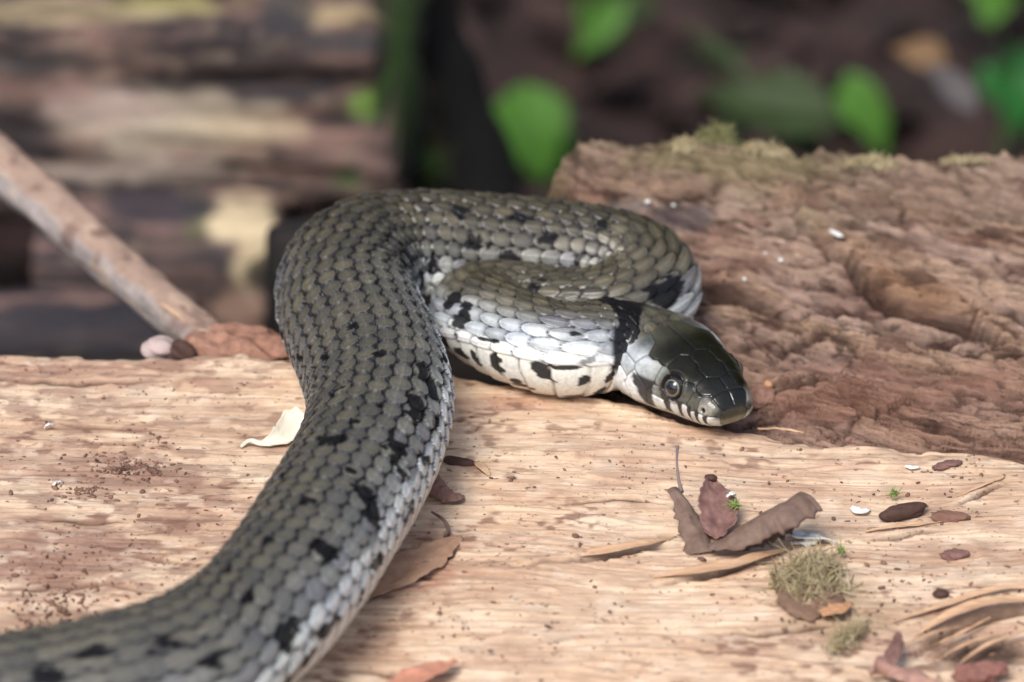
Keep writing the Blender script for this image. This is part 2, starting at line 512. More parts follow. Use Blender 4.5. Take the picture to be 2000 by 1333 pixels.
pxv, pyv = to_px(np.stack([XX, Yb, z], -1).reshape(-1, 3)); pxv = pxv.reshape(XX.shape); pyv = pyv.reshape(XX.shape)
for (cx, cy, rx, ry, cc, st, sd_) in [(1330, 428, 60, 24, (0.09, 0.08, 0.09), .7, 1), (1240, 405, 40, 12, (0.55, 0.5, 0.48), .35, 2),
                                (1150, 320, 130, 28, (0.36, 0.25, 0.19), .5, 3), (1300, 370, 90, 20, (0.5, 0.33, 0.23), .6, 4),
                                (1480, 320, 190, 25, (0.33, 0.27, 0.15), .6, 5), (1800, 380, 220, 40, (0.34, 0.22, 0.16), .5, 6),
                                (1750, 500, 60, 25, (0.32, 0.2, 0.14), .6, 7), (1720, 770, 200, 60, (0.28, 0.13, 0.09), .5, 8)]:
    d = np.sqrt(((pxv - cx) / rx) ** 2 + ((pyv - cy) / ry) ** 2) + (fbm(XX * 1.3, Yb * 1.6, 4, 110 + sd_) - .5) * 1.4
    col = mixc(col, cc, (1 - sm(.6, 1.3, d)) * st)
col = np.concatenate([col[0][None] * .5, col], 0)
rlog_mat = wood_mat("weathered_wood", grain=(0.9, 11, 11), rot=(0, 0, math.radians(22)), rough=0.9, var=.55, speck=0.5, bs=1.0, bd=.14, spec=.15)
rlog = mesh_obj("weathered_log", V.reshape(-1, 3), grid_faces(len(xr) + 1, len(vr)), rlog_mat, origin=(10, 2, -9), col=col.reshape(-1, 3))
tag(rlog, "crumbling reddish brown log with deep crevices behind the snake's head", "log")

# ------------------------------------------------------------------ the snake
head_a = math.radians(57)
SN = np.array([4.24, -4.02, 0.55])            # snout tip
HD = np.array([math.cos(head_a), -math.sin(head_a), -0.075]); HD /= np.linalg.norm(HD)
def cz(px, py, z): return at_z(px, py, z)
def dirn(a, dz=-.09):
    v_ = np.array([math.cos(math.radians(a)), -math.sin(math.radians(a)), dz]); return v_ / np.linalg.norm(v_)
ctrl = [SN, SN - dirn(60) * .7]
for a_k in (58, 54, 47, 38): ctrl.append(ctrl[-1] - dirn(a_k) * .58)
rad = [.7, .7, .7, .74, .8, .9]; rolls = [0, 0, 0, 0, 4, 16]
for (px_, py_, z_, r, ro) in [
    (1110, 690, .90, .93, 36), (1040, 676, .90, .93, 36), (975, 649, .86, .91, 30), (938, 621, .80, .90, 12),
    (945, 604, .70, .89, 0), (1000, 606, .62, .90, 0), (1080, 621, .58, .92, 0), (1165, 622, .60, .95, 0),
    (1235, 597, .70, .98, 0), (1262, 562, .82, 1.00, 0), (1235, 530, .90, 1.02, 0), (1170, 511, .93, 1.03, 0), (1080, 500, .95, 1.05, 0),
    (960, 492, .98, 1.08, 0), (850, 488, 1.02, 1.12, 0), (760, 495, 1.08, 1.17, 0), (700, 520, 1.14, 1.22, 0), (676, 565, 1.18, 1.26, 0),
    (688, 625, 1.20, 1.28, 26), (722, 700, 1.20, 1.29, 26), (744, 785, 1.20, 1.30, 26), (732, 865, 1.20, 1.31, 26), (695, 945, 1.20, 1.32, 26),
    (640, 1035, 1.20, 1.33, 26), (575, 1135, 1.20, 1.33, 26), (490, 1230, 1.20, 1.33, 26), (370, 1305, 1.20, 1.33, 0), (210, 1355, 1.20, 1.33, 0),
    (20, 1392, 1.2, 1.33, 0), (-200, 1430, 1.2, 1.32, 0), (-450, 1470, 1.2, 1.3, 0), (-800, 1500, 1.1, 1.2, 0), (-1300, 1500, .95, 1.05, 0), (-1900, 1480, .8, .85, 0), (-2300, 1450, .5, .5, 0)]:
    ctrl.append(cz(px_, py_, z_)); rad.append(r); rolls.append(ro)
ctrl = np.array(ctrl)
def catmull(P, extra, n=40):
    P = np.vstack([2 * P[0] - P[1], P, 2 * P[-1] - P[-2]])
    E = np.vstack([extra[:1], extra, extra[-1:]])
    out = []; oe = []
    for i in range(1, len(P) - 2):
        p0, p1, p2, p3 = P[i - 1:i + 3]
        t0 = 0; t1 = np.linalg.norm(p1 - p0) ** .5; t2 = t1 + np.linalg.norm(p2 - p1) ** .5; t3 = t2 + np.linalg.norm(p3 - p2) ** .5
        t = np.linspace(t1, t2, n, endpoint=False)[:, None]
        A1 = (t1 - t) / (t1 - t0) * p0 + (t - t0) / (t1 - t0) * p1
        A2 = (t2 - t) / (t2 - t1) * p1 + (t - t1) / (t2 - t1) * p2
        A3 = (t3 - t) / (t3 - t2) * p2 + (t - t2) / (t3 - t2) * p3
        B1 = (t2 - t) / (t2 - t0) * A1 + (t - t0) / (t2 - t0) * A2
        B2 = (t3 - t) / (t3 - t1) * A2 + (t - t1) / (t3 - t1) * A3
        out.append((t2 - t) / (t2 - t1) * B1 + (t - t1) / (t2 - t1) * B2)
        f = np.linspace(0, 1, n, endpoint=False)[:, None]
        oe.append(E[i] * (1 - f) + E[i + 1] * f)
    return np.vstack(out), np.vstack(oe)
C0, E0 = catmull(ctrl, np.stack([rad, rolls], 1))
s0 = np.concatenate([[0], np.cumsum(np.linalg.norm(np.diff(C0, axis=0), axis=1))])
Ltot = s0[-1]
# smooth on a uniform spacing
su = np.arange(0, Ltot, 0.05)
Cu = np.stack([np.interp(su, s0, C0[:, k]) for k in range(3)], 1); Eu = np.stack([np.interp(su, s0, E0[:, k]) for k in range(2)], 1)
def gsm(A, n, keep):
    k = np.exp(-np.linspace(-2, 2, 2 * n + 1) ** 2); k /= k.sum()
    P = np.vstack([2 * A[0] - A[n:0:-1], A, 2 * A[-1] - A[-2:-n - 2:-1]])
    B = np.stack([np.convolve(P[:, c], k, 'valid') for c in range(A.shape[1])], 1)
    return B
Cs = gsm(Cu, 8, 0); Eu = gsm(Eu, 12, 0)
hw = sm(2.2, 3.2, su)[:, None]
Cu = Cu * (1 - hw) + Cs * hw
T = np.gradient(Cu, axis=0); T = gsm(T, 6, 0); T /= np.linalg.norm(T, axis=1)[:, None]
sq = np.unique(np.concatenate([0.35 * (1 - np.cos(np.linspace(0, np.pi / 2, 46))), np.arange(0.35, 4.0, 0.0115), np.arange(4.0, 34.0, 0.030), np.arange(34, Ltot - .1, .12)]))
NS, NP = len(sq), 372
Cq = np.stack([np.interp(sq, su, Cu[:, k]) for k in range(3)], 1)
Tq = np.stack([np.interp(sq, su, T[:, k]) for k in range(3)], 1); Tq /= np.linalg.norm(Tq, axis=1)[:, None]
Rq = np.interp(sq, su, Eu[:, 0]); Roq = np.radians(np.interp(sq, su, Eu[:, 1]))
Fq = -Tq
Uq = np.array([0, 0, 1.0]) - Fq[:, 2:3] * Fq; Uq /= np.linalg.norm(Uq, axis=1)[:, None]
Lq = np.cross(Uq, Fq)
cr, sr = np.cos(Roq)[:, None], np.sin(Roq)[:, None]
Uq, Lq = Uq * cr + Lq * sr, Lq * cr - Uq * sr
# section sizes
HX = lambda s_: np.interp(s_, [0, 1.10, 3.45], [0, 1.0, 2.95])
HT = [0, .02, .06, .12, .22, .4, .65, .9, 1.15, 1.5, 1.9, 2.25, 2.6, 2.95, 3.3]
HWd = [.03, .21, .31, .38, .445, .50, .54, .58, .64, .77, .90, .95, .92, .85, .78]
HTp = [.01, .09, .16, .22, .29, .36, .43, .485, .52, .555, .585, .60, .61, .64, .70]
HBt = [.01, .09, .16, .22, .29, .37, .45, .52, .57, .63, .67, .68, .68, .68, .70]
tailr = sm(0, 2, Ltot - .1 - sq) * .9 + .1
bl = sm(2.4, 3.1, HX(sq)) * (sq > .1) ; bl = np.where(sq > 3.45, 1.0, bl)
HLAT, HVER = 1.22, 1.16
Wd = HLAT * np.interp(HX(sq), HT, HWd) * (1 - bl) + Rq * 1.03 * bl * tailr
Tp = HVER * np.interp(HX(sq), HT, HTp) * (1 - bl) + Rq * .98 * bl * tailr
Bt = HVER * np.interp(HX(sq), HT, HBt) * (1 - bl) + Rq * .88 * bl * tailr
def smooth_inner(a):
    k = np.array([1, 2, 3, 2, 1.]) / 9
    b = np.convolve(np.pad(a, 2, 'edge'), k, 'valid'); b[:40] = a[:40]; return b
for _ in range(14): Wd = smooth_inner(Wd); Tp = smooth_inner(Tp); Bt = smooth_inner(Bt)
nexp = 2.0 + .45 * (1 - sm(1.8, 3.6, sq))
phi = np.linspace(-np.pi, np.pi, NP, endpoint=False)
PH = np.broadcast_to(phi, (NS, NP)); S = np.broadcast_to(sq[:, None], (NS, NP))
sn_, cs_ = np.sin(PH), np.cos(PH)
e2 = (2 / nexp)[:, None]
A = Wd[:, None] * np.sign(sn_) * np.abs(sn_) ** e2
B = np.where(cs_ > 0, Tp[:, None], Bt[:, None]) * np.sign(cs_) * np.abs(cs_) ** e2
# the section's widest line sits lower on the head (jaw), belly a little flat on the body
B = B - 0.10 * np.cos(PH) ** 2 * 0
POS = Cq[:, None, :] + A[..., None] * Lq[:, None, :] + B[..., None] * Uq[:, None, :]
def normals(P):
    du = np.gradient(P, axis=0); dv = np.roll(P, -1, 1) - np.roll(P, 1, 1)
    n = np.cross(dv, du); n /= np.linalg.norm(n, axis=2)[..., None] + 1e-12
    outw = P - Cq[:, None, :]
    sg = np.sign((n * outw).sum(2)); sg[sg == 0] = 1
    return n * sg[..., None]
NRM = normals(POS)
# --- scale lattice
PHV = math.radians(116)
Prow = np.interp(sq, [0, 2.6, 3.6, 5, 9, 14, 18, 24, 40, 80], [.22, .25, .29, .38, .40, .42, .45, .49, .50, .46])
uph = np.concatenate([[0], np.cumsum(np.diff(sq) / (.5 * (Prow[1:] + Prow[:-1])))])
Uc = np.broadcast_to(uph[:, None], (NS, NP)).copy()
Q = PH / PHV * 7.5
# small irregularity of the rows
Uc = Uc + (vn(Uc * .35, Q * .5, 201) - .5) * .22
Qw = Q + (vn(Uc * .5, Q * .45, 202) - .5) * .25
girth = (Wd + .5 * (Tp + Bt)) * .5
wrow = (PHV * 2 / 15 * girth)[:, None] * np.ones((1, NP))
Pm = Prow[:, None] * np.ones((1, NP))
lfq = np.interp(sq, [0, 3, 9, 13], [1, 1, 1, 0])[:, None]
bestu = np.full((NS, NP), 1e9); rho = np.full((NS, NP), 2.0); la = np.zeros((NS, NP)); lb = np.zeros((NS, NP)); sid = np.zeros((NS, NP)); 
r0 = np.floor(Qw)
for di in (0, 1):
    ri = r0 + di
    ok_row = np.abs(ri) <= 7
    off = .5 * np.mod(ri, 2)
    j0 = np.floor(Uc - off)
    for dj in (-1, 0, 1):
        uc = j0 + dj + off
        sz = .95 + .12 * _h(ri + 50, j0 + dj + 900, 5)
        edge_big = 1 + .12 * sm(5.5, 7, np.abs(ri))
        a = (Uc - uc); b = (Qw - ri)
        al = (.60 + .08 * lfq) * sz; bw = (.525 + .03 * sm(.2, .9, lfq)) * sz * edge_big
        # rounded rear, slightly narrower front
        rr = (np.abs(a / al) ** 2.2 + np.abs(b / (bw * (1 - .16 * a))) ** 2.0) ** .49
        m = (rr < 1) & ok_row & (uc < bestu)
        bestu = np.where(m, uc, bestu); rho = np.where(m, rr, rho); la = np.where(m, a / al, la); lb = np.where(m, b / bw, lb)
        sid = np.where(m, ri * 1000 + uc * 2, sid)
ins = rho < 1
rnd = _h(np.round(sid), np.round(sid * .37), 11)
rnd2 = _h(np.round(sid) + 77, np.round(sid * .61), 12)
hgt = np.where(ins, .026 + .072 * (la + 1) * .5 + .014 * (1 - np.clip(rho, 0, 1) ** 2.5) + .013 * np.exp(-(lb / .08) ** 2) * sm(1, .7, rho), 0.0)
hgt = hgt * np.minimum(1, Pm / .42)
vent = np.abs(Qw) > 7.45
fu = np.mod(Uc + .12, 1.0)
vh = .010 + .040 * fu - .03 * np.exp(-(np.minimum(fu, 1 - fu) / .05) ** 2)
vs = sm(7.38, 7.56, np.abs(Qw))
hgt = hgt * (1 - vs) + vh * vs
# --- body colours
absq = np.abs(Qw)
lf = np.interp(sq, [0, 3, 8.5, 12, 16, 20, 30, 80], [.5, 1.0, 1.0, .70, .45, .30, .45, .4])[:, None]      # how pale the flank is along the body
dors = np.array([0.062, 0.053, 0.033])
c = np.broadcast_to(dors, (NS, NP, 3)).copy()
grey = np.array([0.150, 0.143, 0.118])
c = mixc(c, grey, sm(1.3, 5.6, absq) * (.45 + .5 * lf))
c = mixc(c, (0.46, 0.51, 0.55), sm(3.2, 6.2, absq) * np.clip(lf, 0, 1) * .8)
c = c * (0.62 + .70 * rnd)[..., None]
c = mixc(c, (0.13, 0.13, 0.17), (rnd2 > .86) * .5 * sm(2, 5, absq))
white = np.array([0.76, 0.80, 0.80])
low = sm(6.1, 6.5, absq + .7 * sm(13, 17, S) + (rnd - .5) * .8) 
c = mixc(c, white, low * (.80 + .15 * lf))
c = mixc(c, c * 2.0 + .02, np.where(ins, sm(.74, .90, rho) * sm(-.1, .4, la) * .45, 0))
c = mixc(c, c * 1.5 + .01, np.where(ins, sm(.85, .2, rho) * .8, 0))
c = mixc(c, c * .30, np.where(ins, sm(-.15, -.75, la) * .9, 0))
c = mixc(c, c * 1.35 + .01, np.where(ins, np.exp(-(lb / .10) ** 2) * .55, 0))  # face and keel highlights painted into each scale's colour
skin = mixc(np.broadcast_to(np.array([.012, .012, .016]), (NS, NP, 3)), (.045, .05, .07), (sm(4, 7, absq) * lf * .6) * np.ones((NS, NP)))
edge = np.where(ins, 1 - sm(.90, .98, rho), 0)
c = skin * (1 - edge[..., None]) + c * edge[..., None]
# ventral plates
vc = np.broadcast_to(np.array([.83, .85, .80]), (NS, NP, 3)).copy()
vc = mixc(vc, (.22, .16, .12), np.exp(-(np.minimum(fu, 1 - fu) / .045) ** 2) * .85)
c = c * (1 - vs[..., None]) + vc * vs[..., None]
c = mixc(c, c * .35 + np.array([.135, .137, .135]) * .95, (sm(16.5, 22, S) * .6 * (.55 + .45 * sm(1, 5, absq) * (Q > 0) + .45 * sm(1, 5, absq) * (Q < 0)) * (1 - vs)) * edge)  # silver grey sky sheen painted into the front body's colour
# --- black markings
nz = (fbm(Uc * 1.5, Qw * 1.3, 4, 211) - .5) * 1.9
blk = np.zeros((NS, NP))
_pv, _py = to_px(POS.reshape(-1, 3)); _dep = (POS.reshape(-1, 3) - camp) @ fwd; _fr = (NRM.reshape(-1, 3) @ fwd) < -.05
sraw = np.repeat(sq, NP)
def uv_at(px_, py_):
    d = np.hypot(_pv - px_, _py - py_)
    m_ = (d < 14) & _fr
    if not m_.any(): return None
    md = _dep[m_].min()
    k_ = np.argmin(np.where(m_ & (_dep < md + .9), d, 1e9))
    return Uc.ravel()[k_], Qw.ravel()[k_]
Pcm, wcm = Pm, wrow
# black marks read off the photograph: place, half length along and across the body in cm, slant
MK = [(902, 622, .16, .34, 0), (1138, 742, .05, .10, .2), (930, 698, .05, .14, 0), (1008, 742, .08, .06, 0), (1150, 700, .06, .10, .3), (1190, 735, .05, .12, .3), (1120, 655, .1, .06, 0), (890, 588, .15, .20, 0), (868, 662, .07, .25, 0), (903, 688, .14, .10, 0), (971, 712, .09, .20, .1), (956, 664, .20, .05, .4), (1055, 724, .07, .17, -.2),
      (1098, 716, .10, .05, .3), (1022, 752, .14, .05, 0), (1172, 762, .09, .12, 0), (1121, 771, .10, .05, 0), (1037, 564, .20, .14, 0),
      (1292, 572, .24, .30, 0), (1175, 584, .12, .09, 0), (1010, 560, .12, .10, 0), (1062, 553, .15, .06, 0),
      (782, 486, .13, .28, 0), (742, 490, .10, .20, 0), (792, 528, .10, .20, 0), (818, 549, .22, .16, 0), (842, 507, .10, .16, 0), (929, 477, .18, .14, 0), (995, 508, .16, .13, 0), (1130, 508, .16, .12, 0), (1070, 470, .14, .1, 0),
      (900, 420, .14, .10, 0), (1010, 430, .14, .08, 0), (1180, 445, .14, .12, 0),
      (770, 885, .34, .16, .5), (778, 925, .16, .12, 0), (808, 805, .26, .14, .4), (842, 765, .22, .09, 0), (820, 728, .20, .08, 0), (713, 975, .22, .20, .3), (722, 1015, .22, .16, 0), (649, 864, .16, .20, 0), (823, 905, .16, .12, 0),
      (792, 1003, .26, .08, .0), (728, 1103, .22, .10, 0), (635, 1083, .20, .20, 0), (633, 1228, .26, .12, 0), (552, 1240, .20, .28, 0), (592, 1288, .24, .12, .2), (557, 935, .16, .12, 0), (680, 925, .10, .14, 0),
      (560, 665, .3, .07, 0), (590, 700, .20, .06, 0), (640, 700, .13, .10, 0), (740, 700, .14, .12, 0), (690, 640, .12, .1, 0), (845, 830, .22, .07, 0), (700, 1165, .12, .1, 0), (480, 1170, .16, .12, 0), (330, 1255, .2, .12, 0),
      (180, 1275, .2, .12, 0), (420, 1290, .16, .14, 0), (90, 1320, .2, .14, 0), (740, 800, .12, .10, 0), (600, 985, .12, .12, 0), (520, 1060, .16, .08, 0), (450, 1120, .16, .08, 0), (862, 700, .2, .06, 0), (660, 770, .10, .12, 0), (690, 830, .10, .10, 0)]
n3 = (fbm(Uc * 2.6, Qw * 2.0, 4, 213) - .5) + np.where(ins, .10 * sm(.9, .3, rho), -.22)
for (px_, py_, ra, rc, sl) in MK:
    q_ = uv_at(px_, py_)
    if q_ is None: print("no mark", px_, py_); continue
    k_m = .98 if (px_ > 850 and py_ > 540) else 1.3
    if ra < .2 and rc < .2 and px_ < 800: k_m = 1.05
    db = (Qw - q_[1]) * wcm; da = (Uc - q_[0]) * Pcm + sl * db
    near = (np.abs(da) < 1) & (np.abs(db) < 1)
    d = np.sqrt((da / (ra * k_m)) ** 2 + (db / (rc * k_m)) ** 2) + n3 * (2.0 if k_m > 1 else 1.5)
    blk = np.maximum(blk, np.where(near, 1 - sm(.95, 1.12, d), 0))
bw_ = 1.0
c = mixc(c, (.008, .008, .010), blk * bw_ * .96)

# --- head: local coordinates x back from the snout, y lateral, z up
S = np.where(S < 3.45, HX(S), S - .50)
hx = S; hy = np.abs(A) / HLAT; hz = B / HVER
seeds = []
def sh(idn, kind_, *pts):
    for q in pts: seeds.append((idn, kind_, q))
sh(0, 'ros', (0.0, 0.0, -.08), (0.02, .09, -.06))
sh(1, 'top', (.17, .13, .22)); sh(2, 'top', (.42, .15, .36), (.50, .26, .34)); 
sh(3, 'top', (.78, 0, .47), (.95, 0, .50), (1.12, 0, .52), (.80, .1, .47))
sh(4, 'top', (.80, .32, .40), (.98, .35, .44), (1.18, .36, .46))
sh(5, 'top', (1.42, .14, .54), (1.62, .18, .56), (1.85, .24, .57), (1.45, .38, .47), (1.66, .42, .47))
sh(6, 'side', (1.50, .66, .20), (1.68, .70, .20)); sh(7, 'side', (1.98, .66, .36), (1.95, .55, .45)); sh(8, 'side', (2.02, .84, .12))
sh(9, 'side', (1.30, .59, .16)); sh(10, 'side', (1.28, .61, -.02)); sh(11, 'side', (.72, .46, .16)); sh(12, 'side', (.52, .44, .08))
sh(13, 'nas', (.20, .30, .06), (.30, .36, .08))
labx = [.12, .28, .45, .67, .93, 1.31, 1.81, 2.1]
for i, lx in enumerate(labx):
    wv = float(np.interp(lx, HT, HWd))
    pts = [(lx, wv * .93, -.12 - .03 * i)] if i < 6 else [(lx - .06, wv * .94, -.26), (lx + .06, wv * .96, -.16), (lx, wv * .98, -.02)]
    sh(20 + i, 'lab', *pts)
for i, lx in enumerate([.1, .28, .46, .66, .9, 1.2, 1.55, 1.95]):
    wv = float(np.interp(lx, HT, HWd))
    sh(40 + i, 'inf', (lx, wv * .72, -.36 - .14 * lx))
sh(60, 'chin', (.45, .1, -.36), (.8, .1, -.4)); sh(61, 'chin', (1.2, .12, -.45), (1.5, .12, -.5)); sh(62, 'chin', (1.9, .2, -.55), (2.2, .3, -.55))
nh = int(np.searchsorted(sq, 3.4))
hxp, hyp, hzp = hx[:nh], hy[:nh], hz[:nh]
ids = sorted(set(s[0] for s in seeds))
D = np.full((len(ids),) + hxp.shape, 1e9)
for idn, kd, q in seeds:
    d = np.sqrt((hxp - q[0]) ** 2 + (hyp - q[1]) ** 2 + (hzp - q[2]) ** 2)
    k = ids.index(idn)
    D[k] = np.minimum(D[k], d)
o_ = np.argsort(D, axis=0)[:2]
first = o_[0]; d1 = np.take_along_axis(D, o_[:1], 0)[0]; d2 = np.take_along_axis(D, o_[1:2], 0)[0]
midline = np.isin(np.array(ids)[first], [1, 2, 5, 61, 62])
eg = d2 - d1
eg = np.where(midline, np.minimum(eg, hyp * 2), eg)
kindmap = {idn: kd for idn, kd, q in seeds}
kk = np.array([ids[i] for i in range(len(ids))])[first]
kinds = np.vectorize(lambda v: {'ros': 0, 'top': 1, 'side': 2, 'nas': 3, 'lab': 4, 'inf': 5, 'chin': 6}[kindmap[v]])(kk)
wtop = 1 - sm(2.02, 2.10, hxp - .25 * sm(.5, .9, hyp))       # 1 where head shields, 0 where body scales
hc = np.zeros(hxp.shape + (3,))
darkc = np.array([.010, .0095, .005])
noi = fbm(hxp * 5, A[:nh] * 5 + 9, 4, 301); noi2 = fbm(hxp * 14, B[:nh] * 14 + A[:nh] * 9, 3, 302)
hc[:] = darkc
side_c = mixc(np.broadcast_to(np.array([.095, .10, .085]), hc.shape), (.38, .41, .42), sm(1.15, 1.6, hxp))
hc = np.where((kinds == 2)[..., None], side_c, hc)
hc = np.where((kinds == 3)[..., None], np.array([.20, .19, .16]), hc)
hc = np.where((kinds == 0)[..., None], np.array([.17, .16, .10]), hc)
labc = mixc(np.broadcast_to(np.array([.60, .59, .53]), hc.shape), (.66, .70, .70), sm(.3, 1.2, hxp))
hc = np.where((kinds == 4)[..., None], labc, hc)
hc = np.where((kinds >= 5)[..., None], np.array([.68, .66, .56]), hc)
# smooth dark cap grading on the sides, tan snout
capf = sm(.14 + .22 * sm(.9, 1.3, hxp), .30 + .24 * sm(.9, 1.3, hxp), hzp) * (1 - sm(.0, .12, .12 - hxp))
hc = mixc(hc, darkc, capf * (kinds != 4) * .85)
hc = mixc(hc, (.075, .073, .052), sm(1.5, 2.1, hxp) * .75 * (kinds == 1))
hc = mixc(hc, (.20, .18, .11), (1 - sm(.0, .10, hxp)) * .6 * (1 - sm(-.10, -.02, hzp)))
hc = mixc(hc, darkc, (1 - sm(.05, .14, hxp)) * sm(-.10, .0, hzp) * .85)
hc = hc * (.72 + .56 * noi[..., None]) * (.85 + .3 * noi2[..., None])
# sutures: thin dark lines between shields, bold black bars behind each lip shield
sut = 1 - sm(.006, .020, eg)
hc = mixc(hc, (.012, .012, .012), sut * .75)
lx = np.array(labx)
bars = np.zeros(hxp.shape); mz_ = -.225 - .15 * hxp + .12 * sm(1.3, 2.2, hxp)
for xb, wb in [(.20, .024), (.365, .030), (.56, .036), (.80, .044), (1.12, .07), (1.56, .13)]:
    cur = xb + .10 * (hzp + .1) * (1 if xb < 1.5 else 1.6)
    d = np.abs(hxp - cur) / (wb * (1 + .9 * sm(-.25, .1, hzp)) )
    d = d + (noi2 - .5) * .5
    inz = sm(mz_ - .02, mz_ + .03, hzp) * (1 - sm(.10, .18, hzp)) if xb > 1.0 else sm(mz_ - .02, mz_ + .03, hzp) * (1 - sm(-.02, .05, hzp))
    bars = np.maximum(bars, (1 - sm(.8, 1.15, d)) * inz)
hc = mixc(hc, (.008, .009, .013), bars * .95 * (hyp > .05))
mouth_z = -.225 - .15 * hxp + .12 * sm(1.3, 2.2, hxp)
mg = np.exp(-((hzp - mouth_z) / .014) ** 2) * (1 - sm(2.0, 2.25, hxp))
hc = mixc(hc, (.05, .04, .04), mg * .75)
hh = .020 * sm(0, .05, eg) + .006 * (noi - .5) - .022 * mg
# eye and nostril
EX, EZ = 1.10, .20
def surf_pt(sgn, x, z):
    i = int(np.searchsorted(sq, x))
    row_b = B[i].copy(); m_ = (np.sign(A[i]) == sgn) 
    j = np.argmin(np.where(m_, np.abs(row_b - z), 9))
    return i, j
eyes = []
for sgn in (-1, 1):
    i, j = surf_pt(sgn, EX, EZ)
    P = POS[i, j]; N = NRM[i, j]
    d = np.linalg.norm(POS[:nh] - P, axis=2)
    hh = hh + .045 * np.exp(-((d - .26) / .045) ** 2) - .08 * np.exp(-(d / .15) ** 4)
    # brow ridge over the eye
    hc = mixc(hc, (.005, .005, .007), 1 - sm(.24, .285, d + (noi2 - .5) * .03))
    hc = mixc(hc, (.10, .10, .085), np.exp(-((d - .31) / .02) ** 2) * .35)
    eyes.append((P.copy(), N.copy()))
    i, j = surf_pt(sgn, .27, .08)
    d = np.linalg.norm((POS[:nh] - POS[i, j]), axis=2)
    hh = hh - .09 * np.exp(-(d / .045) ** 2)
    hc = mixc(hc, (.006, .006, .006), 1 - sm(.035, .06, d))
    hc = mixc(hc, (.42, .40, .36), np.exp(-((d - .085) / .025) ** 2) * .5)
# preocular hollow between eye and snout
hh = hh - .05 * np.exp(-(((hxp - .6) / .25) ** 2 + ((hzp - .10) / .09) ** 2)) * (hyp > .2)
hh = hh + .03 * np.exp(-(((hxp - .9) / .35) ** 2 + ((hzp - .37) / .08) ** 2)) * (hyp > .2)
hh = hh * sm(0, .06, hxp)
W3 = wtop[..., None]
c[:nh] = c[:nh] * (1 - W3) + hc * W3
hgt[:nh] = hgt[:nh] * (1 - wtop) * .75 + hh * wtop
# collar: pale patch then black crescent
latc = sm(.25, .6, np.abs(A) / np.maximum(Wd[:, None], .1))
nap = (fbm(S * 3, A * 3 + 5, 3, 311) - .5) * .5
pale = np.exp(-((S - 2.36 - nap * .3) / .24) ** 4) * (.35 + 1.2 * latc * sm(-.1, .2, B)) * (S > 1.9) * (B > -.35)
c = mixc(c, c * 1.0 + np.array([.12, .12, .11]), np.clip(pale, 0, 1) * (rnd * .6 + .4))
jaw = sm(1.9, 2.3, S) * (1 - sm(3.6, 4.6, S)) * (1 - sm(-.15, .12, B))
c = mixc(c, np.array([.66, .69, .68]) * np.where(ins, 1, .45)[..., None], jaw * .4 * (np.abs(Qw) < 7.5) )
cc_ = 2.90 + .16 * sm(.8, -.2, cs_)
black = 1 - sm(.85, 1.1, np.abs(S - cc_ + nap * .45) / (.34 + .14 * sm(.2, .9, cs_ * -1 + 1)) + nap * .9)
black = black * sm(-.55, -.38, B + nap * .3) * (S > 2.2)
c = mixc(c, (.007, .007, .009), np.clip(black, 0, 1) * .96)
c = np.clip(c, 0.004, .85)
gloss = (1 - sm(2.0, 2.4, S)) * (.15 + .6 * (1 - sm(.5, 1.1, S))) + blk * .25
# folded skin creases on the inside of the neck bend
fold = np.sin(S * 26 + B * 6) * sm(2.5, 2.9, S) * (1 - sm(3.5, 4.0, S)) * sm(.1, -.1, B) * (A < 0 if True else 1)
hgt = hgt + .010 * fold * (np.abs(A) > .2)
HP = POS + NRM * hgt[..., None]
F = grid_faces(NS, NP, True)
V = HP.reshape(-1, 3)
tip = len(V); V = np.vstack([V, HP[0].mean(0)[None], HP[-1].mean(0)[None]])
colv = np.vstack([c.reshape(-1, 3), c[0].mean(0)[None], c[-1].mean(0)[None]])
glv = np.concatenate([gloss.ravel(), [.4, 0]])
snake = empty("grass_snake", (-1.5, -2, 0))
tag(snake, "olive grey grass snake with black collar coiled in an S on the split log", "snake")
# quads as one array; the two tips closed with triangles written as degenerate-free list
me_faces = F
m, nt_, p = mat_new("snake_skin")
at = nt_.nodes.new("ShaderNodeAttribute"); at.attribute_name = "Col"
ag = nt_.nodes.new("ShaderNodeAttribute"); ag.attribute_name = "Gloss"
v = add_coord(nt_, (12, 12, 12)); n = add_noise(nt_, v, 1.0, 6, 0.7)
c_ = mixn(nt_, 'MULTIPLY', 1.0, at.outputs["Color"], ramp(nt_, n, [(.3, g(.78)), (.5, g(1.0)), (.75, g(1.22))]))
v = add_coord(nt_, (1.5, 1.5, 1.5)); n2 = add_noise(nt_, v, 1.0, 3, 0.5)
c_ = mixn(nt_, 'MULTIPLY', 1.0, c_, ramp(nt_, n2, [(.3, (.88, .88, .92)), (.7, (1.1, 1.08, 1.0))]))
nt_.links.new(c_, p.inputs["Base Color"])
mr = nt_.nodes.new("ShaderNodeMapRange"); mr.inputs[1].default_value = 0; mr.inputs[2].default_value = 1
mr.inputs[3].default_value = .33; mr.inputs[4].default_value = .16
nt_.links.new(ag.outputs["Fac"], mr.inputs[0]); nt_.links.new(mr.outputs[0], p.inputs["Roughness"])
asn = nt_.nodes.new("ShaderNodeAttribute"); asn.attribute_name = "Sheen"
mm = nt_.nodes.new("ShaderNodeMath"); mm.operation = 'MULTIPLY'; mm.inputs[1].default_value = .6
nt_.links.new(asn.outputs["Fac"], mm.inputs[0]); nt_.links.new(mm.outputs[0], p.inputs["Specular IOR Level"])
bump(nt_, p, n, .35, .012)
skin_mat = m
